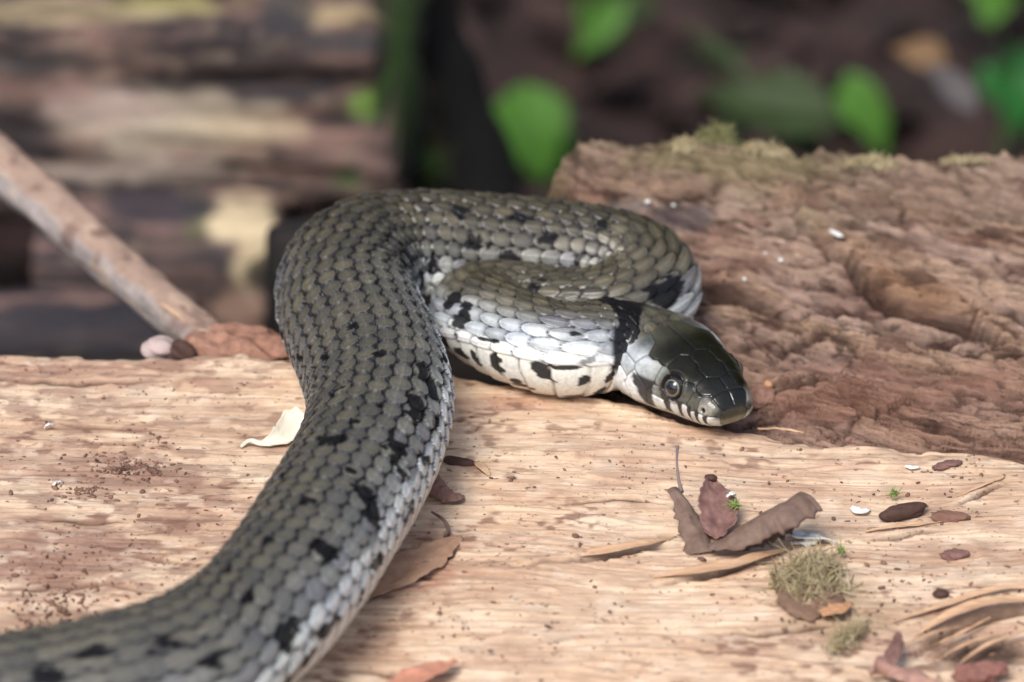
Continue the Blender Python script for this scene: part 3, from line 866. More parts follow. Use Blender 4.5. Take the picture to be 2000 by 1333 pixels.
body = mesh_obj("body", V, me_faces, skin_mat, parent=snake, col=colv, extra={"Gloss": glv, "Sheen": np.concatenate([(1 - .75 * np.clip(np.maximum(np.maximum(blk, np.clip(black, 0, 1)), .65 * sm(.15, .4, B) * (1 - sm(2.3, 2.6, S)) * sm(.3, .9, S)), 0, 1)).ravel(), [1, 1]])})
import bmesh as _bm
b_ = _bm.new(); b_.from_mesh(body.data); b_.verts.ensure_lookup_table()
for j in range(NP):
    j2 = (j + 1) % NP
    b_.faces.new((b_.verts[j2], b_.verts[j], b_.verts[tip])).smooth = True
    base_ = (NS - 1) * NP
    b_.faces.new((b_.verts[base_ + j], b_.verts[base_ + j2], b_.verts[tip + 1])).smooth = True
_bm.ops.recalc_face_normals(b_, faces=b_.faces[:])
b_.to_mesh(body.data); b_.free()

# eyes: ball with iris and pupil by direction, its own glossy cornea
m, nt_, p = mat_new("snake_eye")
at = nt_.nodes.new("ShaderNodeAttribute"); at.attribute_name = "Col"
nt_.links.new(at.outputs["Color"], p.inputs["Base Color"])
p.inputs["Roughness"].default_value = .08; p.inputs["Coat Weight"].default_value = 1.0; p.inputs["Coat Roughness"].default_value = .02
eye_mat = m
for (P, N) in eyes:
    ax = N + HD * .10 + np.array([0, 0, .05]); ax /= np.linalg.norm(ax)
    cen = P - N * .085
    R = .225
    nu, nv = 60, 48
    th = np.linspace(0.0001, np.pi, nu)
    ph = np.linspace(0, 2 * np.pi, nv, endpoint=False)
    t1 = np.cross(ax, [0, 0, 1.]); t1 /= np.linalg.norm(t1); t2 = np.cross(ax, t1)
    TH, PHH = np.meshgrid(th, ph, indexing='ij')
    VV_ = cen + R * (np.cos(TH)[..., None] * ax + np.sin(TH)[..., None] * (np.cos(PHH)[..., None] * t1 + np.sin(PHH)[..., None] * t2))
    ring = np.sin(TH) * R
    ec = np.broadcast_to(np.array([.010, .016, .028]), TH.shape + (3,)).copy()
    ec[:] = (.004, .007, .013)
    irr = (ring > .148) & (TH < np.pi / 2)
    ec[irr] = (.02, .02, .018)
    gold = np.exp(-((ring - .150) / .008) ** 2) * (TH < np.pi / 2)
    ec = mixc(ec, (.34, .30, .19), gold * .85)
    mesh_obj("eye", VV_.reshape(-1, 3), grid_faces(nu, nv, True), eye_mat, parent=snake, col=ec.reshape(-1, 3))
#@@REST@@
# ------------------------------------------------------------------ builders for the small things
def icolump(seed, rx, ry, rz, rough=.35, sub=3, freq=1.6):
    b = _bm.new(); _bm.ops.create_icosphere(b, subdivisions=sub, radius=1.0)
    V = np.array([v.co[:] for v in b.verts]); F = [[v.index for v in f.verts] for f in b.faces]; b.free()
    n = fbm(V[:, 0] * freq + V[:, 2] * 1.7 + seed, V[:, 1] * freq - V[:, 2] * 1.3 + seed * 2, 4, seed) - .5
    V = V * (1 + rough * 2 * n)[:, None]
    return V * np.array([rx, ry, rz]), F

def rotz(V, deg):
    a = math.radians(deg); R_ = np.array([[math.cos(a), -math.sin(a), 0], [math.sin(a), math.cos(a), 0], [0, 0, 1]])
    return V @ R_.T

def rotx(V, deg):
    a = math.radians(deg); R_ = np.array([[1, 0, 0], [0, math.cos(a), -math.sin(a)], [0, math.sin(a), math.cos(a)]])
    return V @ R_.T

def lump(name, P, r, seed, mat, deg=0, rough=.35, label=None, cat=None, group=None, parent=None, sub=3, freq=1.6):
    V, F = icolump(seed, *r, rough=rough, sub=sub, freq=freq)
    V = rotz(V, deg) + np.asarray(P)
    o = mesh_obj(name, V, F, mat, parent=parent, origin=None if parent else P)
    if label: tag(o, label, cat, group)
    return o

def spline(pts, n):
    pts = np.array(pts, float)
    C_, E_ = catmull(pts, np.zeros((len(pts), 1)), 24)
    C_ = np.vstack([C_, pts[-1]])
    L = np.concatenate([[0], np.cumsum(np.linalg.norm(np.diff(C_, axis=0), axis=1))])
    t = np.linspace(0, L[-1], n)
    return np.stack([np.interp(t, L, C_[:, k]) for k in range(3)], 1)

def sheet(name, pts, widths, arc, roll, mat, parent=None, n=40, m=18, crinkle=.03, thick=.018, seed=1, ribs=0, ragged=.13, label=None, cat=None, group=None):
    """curled sheet along a spine: arc = angle the cross-section bends through (deg), roll = which way it opens"""
    S_ = spline(pts, n)
    T_ = np.gradient(S_, axis=0); T_ /= np.linalg.norm(T_, axis=1)[:, None]
    up = np.array([0, 0, 1.]); side = np.cross(T_, up); side /= np.linalg.norm(side, axis=1)[:, None] + 1e-9
    nrm = np.cross(side, T_)
    tt = np.linspace(0, 1, n)
    W_ = np.interp(tt, np.linspace(0, 1, len(widths)), widths) 
    A_ = np.radians(np.interp(tt, np.linspace(0, 1, len(arc)), arc)) if hasattr(arc, '__len__') else np.full(n, math.radians(arc))
    R_ = np.radians(np.interp(tt, np.linspace(0, 1, len(roll)), roll)) if hasattr(roll, '__len__') else np.full(n, math.radians(roll))
    v = np.linspace(-.5, .5, m)
    out = np.zeros((n, m, 3))
    for i in range(n):
        w_ = W_[i] * (1 + ragged * (vn(np.array([i * .45]), np.array([seed * 3.1]), seed)[0] - .5) * 2)
        th = v * A_[i]
        if abs(A_[i]) > 1e-3:
            rad_ = w_ / A_[i]; x_ = rad_ * np.sin(th); y_ = rad_ * (1 - np.cos(th))
        else:
            x_ = v * w_; y_ = v * 0
        jg = (fbm(np.array([i * .22 + seed * 7., i * .22 + 50. + seed * 7]), np.array([1., 5.]), 3, seed) - .5) * ragged * 1.6
        x_ = x_ * (1 + np.where(v < 0, jg[0], jg[1]) * np.abs(v) * 2)
        x2 = x_ * math.cos(R_[i]) - y_ * math.sin(R_[i]); y2 = x_ * math.sin(R_[i]) + y_ * math.cos(R_[i])
        out[i] = S_[i] + x2[:, None] * side[i] + y2[:, None] * nrm[i]
    I, J = np.meshgrid(np.arange(n) / n * 6, v * 4, indexing='ij')
    d = (fbm(I + seed, J + seed * 2, 3, 400 + seed) - .5) * 2 * crinkle
    if ribs: d = d + .5 * crinkle * np.sin(tt[:, None] * ribs * 2 * np.pi + v[None] * 2)
    out += d[..., None] * nrm[:, None, :]
    o = mesh_obj(name, out.reshape(-1, 3), grid_faces(n, m), mat, parent=parent, origin=None if parent else out.reshape(-1, 3).mean(0))
    if thick:
        md = o.modifiers.new("thickness", 'SOLIDIFY'); md.thickness = thick * CM; md.offset = 0
    if label: tag(o, label, cat, group)
    return o

def tube(name, pts, radii, mat, parent=None, n=30, m=10, rough=.1, seed=3, label=None, cat=None, group=None, col=None, colf=None):
    S_ = spline(pts, n); T_ = np.gradient(S_, axis=0); T_ /= np.linalg.norm(T_, axis=1)[:, None]
    ref = np.array([0.3, 0.2, 1.]) if abs(T_[0][2]) < .9 else np.array([1., 0, 0])
    s1 = np.cross(T_, ref); s1 /= np.linalg.norm(s1, axis=1)[:, None]; s2 = np.cross(s1, T_)
    rr = np.interp(np.linspace(0, 1, n), np.linspace(0, 1, len(radii)), radii)
    ph = np.linspace(0, 2 * np.pi, m, endpoint=False)
    I, J = np.meshgrid(np.linspace(0, 11, n), np.cos(ph) * 1.5 + np.sin(ph) * 2, indexing='ij')
    R_ = rr[:, None] * (1 + rough * 2 * (fbm(I, J, 4, seed) - .5))
    V = S_[:, None] + R_[..., None] * (np.cos(ph)[None, :, None] * s1[:, None] + np.sin(ph)[None, :, None] * s2[:, None])
    F = grid_faces(n, m, True).tolist()
    F.append(list(range(m))); F.append([(n - 1) * m + k for k in range(m)][::-1])
    c_ = None
    V = V.reshape(-1, 3)
    if colf is not None: c_ = colf(V, np.repeat(np.linspace(0, 1, n), m), np.tile(ph, n))
    o = mesh_obj(name, V, F, mat, parent=parent, origin=None if parent else S_[0], col=c_)
    if label: tag(o, label, cat, group)
    return o

def strands(name, P, rx, ry, h, n, mat, seed=1, wid=.022, curl=.5, deg=0, label=None, cat=None, group=None, kind=None, parent=None, arch=1.0):
    r_ = np.random.default_rng(seed); V = []; F = []
    for k in range(n):
        a = r_.uniform(0, 2 * np.pi); q = r_.uniform(0, 1) ** .6 * (.55 + .6 * vn(np.array([a * 1.6 + seed]), np.array([seed * 1.7]), seed)[0])
        b = np.array([math.cos(a) * rx * q, math.sin(a) * ry * q, 0])
        b = rotz(b[None], deg)[0] + P
        b[2] += arch * .9 * h * (1 - q * q) * (.5 + .9 * vn(np.array([b[0] * 3.]), np.array([b[1] * 3.]), seed)[0])
        d = r_.normal(0, 1, 3); d[2] = abs(d[2]) * .9 + .25; d /= np.linalg.norm(d)
        L = h * r_.uniform(.45, 1.15); bend = r_.normal(0, curl, 3); bend[2] -= .35 * arch
        pts = [b + d * L * t + bend * L * t * t for t in np.linspace(0, 1, 6)]
        s_ = np.cross(d, r_.normal(0, 1, 3)); s_ /= np.linalg.norm(s_); s3 = np.cross(d, s_)
        o0 = len(V)
        for j, p_ in enumerate(pts):
            w_ = wid * (1 - .75 * j / 5) * r_.uniform(.7, 1.3)
            for q_ in range(3):
                V.append(p_ + w_ * (math.cos(q_ * 2.094) * s_ + math.sin(q_ * 2.094) * s3))
        for j in range(5):
            for q_ in range(3):
                F.append([o0 + j * 3 + q_, o0 + j * 3 + (q_ + 1) % 3, o0 + j * 3 + 3 + (q_ + 1) % 3, o0 + j * 3 + 3 + q_])
    o = mesh_obj(name, V, np.array(F), mat, origin=None if parent else P, parent=parent)
    if label or kind: tag(o, label, cat, group, kind)
    return o

def on_right(px, py, dz=0.0):
    P = at_z(px, py, .2)
    for _ in range(8):
        x_ = np.array([P[0]]); y_ = np.array([P[1]])
        z_ = float(right_z(x_, y_, yedge(x_) + .2, ridge(x_))[0])
        P = at_z(px, py, .5 * z_ + .5 * P[2])
    P[2] += dz
    return P

M_dark = plain_mat("dark_brown_husk", (0.085, 0.045, 0.034), .75, nscale=6, bs=.6, bd=.03)
M_brown = plain_mat("withered_brown", (0.20, 0.135, 0.105), .7, nscale=4, bs=.5, bd=.03, col2=(0.12, 0.07, 0.05), spec=.35)
M_red = plain_mat("reddish_leaf", (0.25, 0.135, 0.115), .75, nscale=4, bs=.5, bd=.03, col2=(0.12, 0.06, 0.05))
M_tan = plain_mat("tan_dry_leaf", (0.46, 0.29, 0.19), .75, nscale=4, bs=.5, bd=.03, col2=(0.34, 0.19, 0.12))
M_pink = plain_mat("pinkish_leaf", (0.40, 0.23, 0.18), .75, nscale=4, bs=.4, bd=.02)
M_cream = plain_mat("cream_husk", (0.84, 0.79, 0.66), .55, var=.15, nscale=4, bs=.3, bd=.02, trans=.15)
M_white = plain_mat("white_fluff", (0.82, 0.83, 0.78), .7, var=.12, nscale=5, bs=.4, bd=.02)
M_moss = plain_mat("olive_moss", (0.50, 0.42, 0.26), .9, nscale=2, bs=.2, bd=.01, col2=(0.26, 0.20, 0.10))
M_mossg = plain_mat("green_moss", (0.30, 0.30, 0.13), .9, nscale=2, bs=.2, bd=.01, col2=(0.17, 0.15, 0.07))
M_green = plain_mat("fresh_green_leaf", (0.10, 0.26, 0.035), .5, var=.3, nscale=.6, bs=.1, bd=.05, trans=.35)
M_green2 = plain_mat("bluish_green_leaf", (0.035, 0.20, 0.04), .5, var=.3, nscale=.6, bs=.1, bd=.05, trans=.3)
M_green3 = plain_mat("dull_green_leaf", (0.04, 0.065, 0.02), .6, var=.4, nscale=.6, bs=.1, bd=.05, trans=.2)
M_stem = plain_mat("green_stem", (0.08, 0.13, 0.04), .6, nscale=1)
M_orange = plain_mat("orange_chip", (0.56, 0.30, 0.16), .7, nscale=5)
M_lich = plain_mat("lichen_green", (0.30, 0.40, 0.12), .9, nscale=3)
M_stumpmoss = plain_mat('dark_green_moss', (0.06, 0.11, 0.025), .9, nscale=2)  # darker green than the other moss, for the stump
M_crumb = plain_mat("wood_crumb", (0.30, 0.17, 0.12), .9, nscale=2, col2=(0.05, 0.026, 0.02))

# ------------------------------------------------------------------ logs in the background
def bg_log(name, A_, B_, r, seed, base, patches, mat, label, flat=.0, n=220, m=150, amp=.16, lo=-1.2, cutr=.25, squash=1.0):
    A_ = np.array(A_); B_ = np.array(B_); ax = B_ - A_; L = np.linalg.norm(ax); ax = ax / L
    s1 = np.cross(ax, [0, 0, 1.]); s1 /= np.linalg.norm(s1); s2 = np.cross(s1, ax)
    tt = np.linspace(0, 1, n); ph = np.linspace(0, 2 * np.pi, m, endpoint=False)
    T2, P2 = np.meshgrid(tt, ph, indexing='ij')
    cx, cy = np.cos(P2), np.sin(P2)
    e = 1 / (np.abs(cx) ** 3.2 + np.abs(cy) ** 3.2) ** (1 / 3.2)
    arc = P2 * r
    per = .5 - .5 * np.cos(P2)
    q1 = fbm(T2 * L * .10, P2 * 3, 3, seed); q2 = fbm(T2 * L * .3, P2 * 12, 4, seed + 1)
    wseam = 1 - np.exp(-(np.minimum(P2, 2 * np.pi - P2) / .15) ** 2)
    R_ = r * e * (1 + amp * 2 * (q1 - .5) * wseam + amp * .6 * (q2 - .5) * wseam)
    edge = np.minimum(T2, 1 - T2) * L
    R_ = R_ * (1 - .06 * np.exp(-edge / .3))
    V = A_ + ax * (T2 * L)[..., None] + (R_ * cx)[..., None] * s1 + (R_ * cy * squash)[..., None] * s2
    V = V + ax * ((fbm(cx * 2 + 5, cy * 2 + 5, 3, seed + 3) - .5) * 2 * cutr * (T2 ** 12))[..., None] * 2
    col = np.broadcast_to(np.array(base), T2.shape + (3,)).copy()
    pxv, pyv = to_px(V.reshape(-1, 3)); pxv = pxv.reshape(T2.shape); pyv = pyv.reshape(T2.shape)
    st = fbm(pxv / 170, pyv / 22, 4, seed + 5); st2 = fbm(pxv / 70, pyv / 14, 3, seed + 6)
    col = mixc(col, (0.035, 0.028, 0.030), sm(.46, .58, st) * .95)
    col = mixc(col, (0.27, 0.165, 0.135), sm(.48, .30, st) * .8)
    col = mixc(col, (0.46, 0.36, 0.26), sm(.62, .78, st2) * .35)
    for k, (cx_, cy_, rx_, ry_, cc, stg) in enumerate(patches):
        d = np.sqrt(((pxv - cx_) / rx_) ** 2 + ((pyv - cy_) / ry_) ** 2) + (fbm(pxv / 60, pyv / 26, 3, seed + 20 + k) - .5) * .9
        col = mixc(col, cc, (1 - sm(.7, 1.25, d)) * stg)
    Vf = V.reshape(-1, 3); cf = col.reshape(-1, 3)
    F = grid_faces(n, m, True).tolist()
    c0 = len(Vf); Vf = np.vstack([Vf, V[0].mean(0), V[-1].mean(0)]); cf = np.vstack([cf, cf[:1], cf[-1:]])
    for j in range(m):
        F.append([(j + 1) % m, j, c0]); F.append([(n - 1) * m + j, (n - 1) * m + (j + 1) % m, c0 + 1])
    o = mesh_obj(name, Vf, F, mat, origin=(A_ + B_) / 2 - np.array([0, 0, r]), col=cf)
    tag(o, label, "log")
    return o
M_bg = wood_mat("old_dark_wood", grain=(.3, 2.5, 2.5), rough=.85, var=.35, speck=0, bs=.6, bd=.15)
pal = (0.44, 0.37, 0.28)
bg_log("old_log", at_y(-900, 30, 31), at_y(792, 70, 28), 3.85, 501, (0.125, 0.083, 0.07),
       [(330, 240, 200, 60, pal, .95), (200, 210, 130, 35, (0.55, 0.42, 0.36), .8), (470, 250, 120, 30, (0.46, 0.36, 0.24), .7), (250, 330, 180, 26, (0.42, 0.34, 0.28), .8),
        (120, 20, 180, 22, (0.50, 0.40, 0.25), .8), (330, 10, 110, 18, (0.42, 0.38, 0.16), .7), (660, 25, 110, 16, (0.58, 0.44, 0.26), .95), (780, 160, 30, 22, (0.62, 0.5, 0.36), .95),
        (722, 205, 38, 34, (0.20, 0.32, 0.07), .95), (640, 330, 140, 28, (0.28, 0.18, 0.15), .7), (560, 30, 60, 30, (0.05, 0.05, 0.055), .8),
        (60, 120, 140, 30, (0.045, 0.04, 0.04), .8), (700, 90, 120, 24, (0.05, 0.048, 0.05), .8), (480, 130, 150, 14, (0.05, 0.035, 0.03), .8),
        (130, 180, 60, 30, (0.30, 0.19, 0.16), .6), (560, 180, 120, 16, (0.05, 0.045, 0.05), .8), (680, 345, 30, 22, (0.07, 0.12, 0.04), .8)],
       M_bg, "thick old log with dark grey and pale streaks, behind the leaning stick", squash=.95)
bg_log("cut_log", at_y(110, 535, 25), at_y(545, 555, 24), 2.1, 541, (0.055, 0.042, 0.045),
       [(480, 430, 75, 50, (0.62, 0.50, 0.32), 1.0), (500, 520, 45, 60, (0.50, 0.40, 0.25), .95), (470, 600, 50, 50, (0.34, 0.22, 0.16), .8), (380, 420, 30, 50, (0.07, 0.09, 0.035), .7),
        (300, 400, 110, 40, (0.035, 0.032, 0.042), .9), (360, 560, 80, 50, (0.10, 0.065, 0.055), .7), (320, 480, 90, 20, (0.12, 0.08, 0.065), .6)],
       M_bg, "short dark log with a pale bare end, lying under the old log", amp=.07)
bg_log("blackened_log", at_y(-420, 700, 19), at_y(345, 690, 17), 1.3, 561, (0.030, 0.028, 0.034), [(150, 640, 300, 50, (0.04, 0.036, 0.042), .9)],
       M_bg, "blackened low log at the left edge, under the stick", amp=.05)
bg_log("gap_shadow_block", at_y(552, 640, 12), at_y(980, 590, 13), 2.0, 571, (0.022, 0.018, 0.016), [(700, 560, 500, 300, (0.016, 0.014, 0.013), .95)],
       M_bg, "near black bark covered log in the gap behind the snake's coil", amp=.06)  # near-black block added to stand in for the gap's shadow
# tree stump, dark with moss, behind the old log's end
def stumpcol(V, t, ph):
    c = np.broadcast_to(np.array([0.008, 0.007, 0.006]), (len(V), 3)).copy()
    px_, py_ = to_px(V)
    k = sm(.45, .6, fbm(px_ / 40, py_ / 70, 3, 601)) * (1 - sm(855, 900, px_)) * sm(150, 420, py_ + 0 * px_)
    c = mixc(c, (0.07, 0.13, 0.025), k * .9)
    k2 = sm(.5, .62, fbm(px_ / 25, py_ / 160, 3, 602))
    c = mixc(c, (0.075, 0.06, 0.04), k2 * .4 * (1 - sm(870, 900, px_)))
    return c
stump = empty("mossy_stump", at_y(905, 560, 30)); tag(stump, "dark upright stump with green moss between the old log and the big green leaf", "tree stump")
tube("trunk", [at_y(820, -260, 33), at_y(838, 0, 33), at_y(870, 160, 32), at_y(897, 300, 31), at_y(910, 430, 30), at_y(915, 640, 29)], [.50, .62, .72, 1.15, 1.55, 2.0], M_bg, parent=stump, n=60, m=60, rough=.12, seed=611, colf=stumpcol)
strands("moss", at_y(815, 345, 28.5), .8, .5, .4, 160, M_stumpmoss, seed=31, wid=.05, parent=stump)

# leaning stick with splinter and snapped end
def stickcol(V, t, ph):
    px_, py_ = to_px(V)
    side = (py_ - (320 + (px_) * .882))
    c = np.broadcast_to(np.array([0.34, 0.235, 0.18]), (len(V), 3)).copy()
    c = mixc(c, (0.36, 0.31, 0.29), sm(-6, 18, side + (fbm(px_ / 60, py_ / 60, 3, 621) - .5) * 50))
    c = mixc(c, (0.17, 0.10, 0.08), sm(.55, .7, fbm(t * 26, np.cos(ph) * 2 + 3, 4, 622)) * .75)
    c = mixc(c, (0.52, 0.38, 0.28), sm(.6, .75, fbm(t * 40, np.sin(ph) * 3 + 3, 4, 623)) * .6)
    return c
M_stick = wood_mat("stick_wood", grain=(2.2, 2.2, 2.2), rough=.85, var=.3, speck=.2, bs=.6, bd=.06)
stick = empty("leaning_stick", at_y(400, 668, 1.6)); tag(stick, "knobbly grey brown stick leaning down from the left onto the split log", "stick")
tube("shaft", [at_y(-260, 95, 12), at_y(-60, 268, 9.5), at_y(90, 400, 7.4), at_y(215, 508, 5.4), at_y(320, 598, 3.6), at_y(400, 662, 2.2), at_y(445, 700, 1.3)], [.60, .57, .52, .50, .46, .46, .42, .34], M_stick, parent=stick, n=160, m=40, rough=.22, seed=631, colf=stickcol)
sheet("splinter", [at_y(313, 592, 2.9), at_y(345, 615, 2.6), at_y(378, 640, 2.3)], [.05, .14, .04], 60, 0, plain_mat("bare_splinter", (0.62, 0.42, 0.27), .7), parent=stick, n=12, m=6, crinkle=.01)
def rotcol(V, t, ph): return None
M_rot = plain_mat("rotten_red_wood", (0.40, 0.22, 0.155), .95, nscale=3.5, bs=.9, bd=.08, col2=(0.17, 0.085, 0.06))
lump("rotten_wood_chunk", at_y(455, 690, .35), (1.15, .6, .45), 641, M_rot, deg=-8, rough=.4, sub=5, freq=2.4, label="crumbling reddish wood chunk where the stick meets the split log", cat="wood chunk")
lump("bark_flake", at_y(345, 694, -.1), (.32, .3, .24), 643, M_dark, deg=10, rough=.4, sub=4, label="small dark brown bark flake beside the pink pebble at the stick's end", cat="bark")
lump("pebble", at_y(309, 681, -.1), (.34, .28, .22), 642, plain_mat("pink_stone", (0.52, 0.40, 0.37), .7, var=.2, nscale=2), deg=20, rough=.18, sub=4, label="pinkish rounded pebble at the foot of the leaning stick", cat="pebble")

# ------------------------------------------------------------------ green leaves, litter
def leaf_blade(C_, L, W_, az, tilt, mat, parent, seed, name="blade", droop=.25, lobes=0):
    n, m_ = 60, 15
    t = np.linspace(0, 1, n); v = np.linspace(-1, 1, m_)
    T2, V2 = np.meshgrid(t, v, indexing='ij')
    wd = np.sin(np.pi * np.clip(T2, 0, 1) ** .7) ** 1.15 * (1 + .16 * np.abs((T2 * 9 + .3 * V2 + seed) % 1 - .5) * 2 - .1) + .12 * (fbm(T2 * 5 + seed, V2 * 0 + np.sign(V2), 3, seed + 9) - .5)
    x = V2 * wd * W_ / 2; y = (T2 - .5) * L; z = -droop * L * (T2 - .3) ** 2 + .22 * W_ * np.abs(V2) * wd + (fbm(T2 * 4 + seed, V2 * 2, 3, seed) - .5) * .15 * W_
    V = np.stack([x, y, z], -1).reshape(-1, 3)
    V = rotz(V, az); V = rotx(V, tilt) + np.asarray(C_)
    return mesh_obj(name, V, grid_faces(n, m_), mat, parent=parent)
def plant(px_, py_, Yd, L, W_, az, tilt, mat, label, seed, droop=.25):
    C_ = at_y(px_, py_, Yd)
    root_ = np.array([C_[0] + .4, C_[1] + 1.2, SOILZ + .2])
    e_ = empty("green_plant", root_); tag(e_, label, "plant", "green plants growing from the soil behind the logs")
    leaf_blade(C_, L, W_, az, tilt, mat, e_, seed, droop=droop)
    for q_ in range(2):
        a2 = az + (38 if q_ else -34) + (seed * 37 % 17); k_ = .55 + .12 * q_
        leaf_blade(C_ + np.array([(-.28 if q_ else .30) * W_, .6 + .8 * q_, -.30 * L + .12 * q_]), L * k_, W_ * k_ * .9, a2, tilt - 8 + 10 * q_, mat, e_, seed + 31 * (q_ + 1), droop=droop)
    tube("stem", [root_, root_ * .5 + C_ * .5 + [.4, .5, 0], C_ + [0, .4, -.15]], [.09, .07, .05], M_stem, parent=e_, n=14, m=8)
    return e_
plant(1040, 262, 46, 2.7, 2.0, 190, 55, M_green, "broad bright green leaf beside the dark mossy stump", 701, .3)
plant(1168, 55, 55, 2.2, .9, 140, 60, M_green, "green leaf at the top edge above the big leaf beside the stump", 702)
plant(1225, 2, 58, 1.7, 1.2, 80, 55, M_green3, "dim green leaf touching the top edge, next to a brighter one", 712)
plant(1695, 225, 46, 2.5, 1.1, 205, 60, M_green, "pointed green leaf rising behind the mossy ridge of the weathered log", 703)
plant(1990, 180, 48, 2.5, 1.4, 175, 62, M_green2, "deep green leaf at the right edge of the photo", 704)
plant(1935, 2, 47, 1.1, 1.3, 60, 60, M_green, "small green leaf in the top right corner", 705)
plant(1500, 205, 36, 3.8, 1.8, 75, 35, M_green3, "dull olive leaf low on the soil between the brighter leaves", 706)
plant(1400, 95, 40, 3.2, .35, 40, 30, M_green3, "thin dark green blade slanting across the brown soil", 708)
def dead_leaf(px_, py_, Yd, L, W_, az, tilt, mat, label, seed):
    o = leaf_blade(at_y(px_, py_, Yd), L, W_, az, tilt, mat, None, seed, name="dead_leaf", droop=.4)
    tag(o, label, "dead leaf")
dead_leaf(1795, 105, 38, 1.4, .9, 70, 40, plain_mat("yellow_tan_leaf", (0.20, 0.12, 0.06), .8, nscale=1), "tan dead leaf lying on the soil in the upper right", 721)
dead_leaf(1855, 165, 34, 2.0, .8, 35, 35, plain_mat("grey_leaf", (0.10, 0.09, 0.09), .8, nscale=1), "grey dead leaf just below the tan one", 722)
# leaf litter
r_ = np.random.default_rng(12); V = []; F = []; 
for k in range(2600):
    P_ = np.array([r_.uniform(-40, 60), r_.uniform(12, 110), SOILZ + r_.uniform(.2, 1.3)])
    L, W_ = r_.uniform(1.0, 3.4), r_.uniform(.5, 1.7); n_, m_ = 6, 4
    T2, V2 = np.meshgrid(np.linspace(0, 1, n_), np.linspace(-1, 1, m_), indexing='ij')
    wd = np.sin(np.pi * np.clip(T2, .04, .98)) ** .8
    v_ = np.stack([V2 * wd * W_ / 2, (T2 - .5) * L, -.5 * (T2 - .5) ** 2 * L + .2 * np.abs(V2) * W_], -1).reshape(-1, 3)
    v_ = rotz(rotx(v_, r_.uniform(-35, 35)), r_.uniform(0, 360)) + P_
    F.append(grid_faces(n_, m_) + len(V) * n_ * m_); V.append(v_)
m, nt_, p = mat_new("leaf_litter")
v = add_coord(nt_, (.35, .35, .35)); n = add_noise(nt_, v, 1.0, 3, .5)
c_ = ramp(nt_, n, [(.35, (.008, .0045, .004)), (.5, (.028, .013, .011)), (.62, (.055, .027, .021)), (.72, (.022, .026, .011))])
nt_.links.new(c_, p.inputs["Base Color"]); p.inputs["Roughness"].default_value = .85
o = mesh_obj("leaf_litter", np.vstack(V), np.vstack(F), m, origin=(5, 50, SOILZ)); tag(o, "brown fallen leaves covering the soil behind the logs", kind="stuff")

# ------------------------------------------------------------------ moss on the weathered log
def ridge_moss(px_, py_, rx, ry, h, n, mat, label, seed):
    P_ = on_right(px_, py_); 
    strands("moss_tuft", P_, rx, ry, h, n, mat, seed=seed, wid=.035, curl=1.0, arch=2.2, label=label, cat="moss", group="moss growing along the weathered log's crest")
ridge_moss(1400, 285, .45, .3, .13, 900, M_mossg, "tallest pale green moss tuft on the crest of the weathered log", 41)
ridge_moss(1335, 292, .35, .3, .08, 400, M_moss, "low moss patch just left of the tallest tuft on the log crest", 42)
ridge_moss(1490, 300, .6, .25, .08, 500, M_moss, "flat yellowish moss mat right of the tallest tuft on the log crest", 43)
ridge_moss(1700, 322, .6, .2, .07, 400, M_moss, "moss fringe in front of the pointed green leaf on the log crest", 44)
ridge_moss(1880, 318, .6, .2, .06, 300, M_moss, "thin moss fringe near the right end of the log crest", 45)
# white flecks on it
for k, (px_, py_, a_, b_, dg, lab) in enumerate([(1633, 458, .20, .06, -50, "long pale fleck of lichen on the weathered log's upper face"), (1525, 510, .05, .05, 0, "tiny round white speck left of the long ledge on the weathered log"),
                        (1494, 497, .04, .03, 0, "faint white dot up and left of the round speck, weathered log"), (1454, 547, .04, .04, 0, "small white dot nearest the snake's right coil on the weathered log"),
                        (1265, 396, .06, .05, 0, "white speck on the weathered log directly above the snake's back coil"), (1315, 403, .04, .03, 0, "white speck beside the dark stain on the weathered log")]):
    lump("white_speck", on_right(px_, py_, .02), (a_, b_, .03), 800 + k, M_white, deg=dg, rough=.3, sub=2, label=lab, cat="speck", group="white specks on the weathered log")
lump("bark_nub", on_right(1478, 792, .12) + np.array([0, .05, 0]), (.36, .26, .20), 811, M_rot, deg=35, rough=.35, sub=4, label="pinkish bark nub touching the log right of the snake's snout", cat="bark")
lump("bark_crumb", on_right(1500, 768, .18), (.10, .09, .09), 812, M_orange, rough=.3, sub=3, label="orange crumb on top of the bark nub beside the snout", cat="crumb")

# ------------------------------------------------------------------ debris on the pale log
def L3(px_, py_, h): 
    P_ = on_log(px_, py_)
    return at_z(px_, py_, P_[2] + h)
o = sheet("white_petal", [L3(600, 815, .30), L3(575, 835, .22), L3(545, 858, .14), L3(512, 868, .10), L3(487, 862, .10), L3(470, 873, .05)], [.62, .78, .52, .26, .12, .03], [50, 60, 90, 120, 120, 60], 25, M_cream, n=44, m=20, crinkle=.035, seed=3,
          label="cream dried petal with a curled tip, left of the snake's body", cat="petal")
o = sheet("curled_shell_leaf", [L3(842, 925, .30), L3(862, 950, .30), L3(885, 962, .22), L3(908, 970, .08)], [.45, .62, .50, .12], [150, 170, 160, 90], 180, plain_mat("ribbed_brown", (0.27, 0.155, 0.125), .6, nscale=6, col2=(.17, .09, .07)), n=60, m=22, crinkle=.035, ribs=6, seed=4, thick=.014,
          label="ribbed brown curled leaf tucked against the snake's right side", cat="dead leaf")
lump("bark_chip", L3(900, 903, .04), (.34, .13, .08), 821, M_dark, deg=-14, rough=.4, sub=4, label="dark brown bark chip right of the snake above the ribbed leaf", cat="bark")
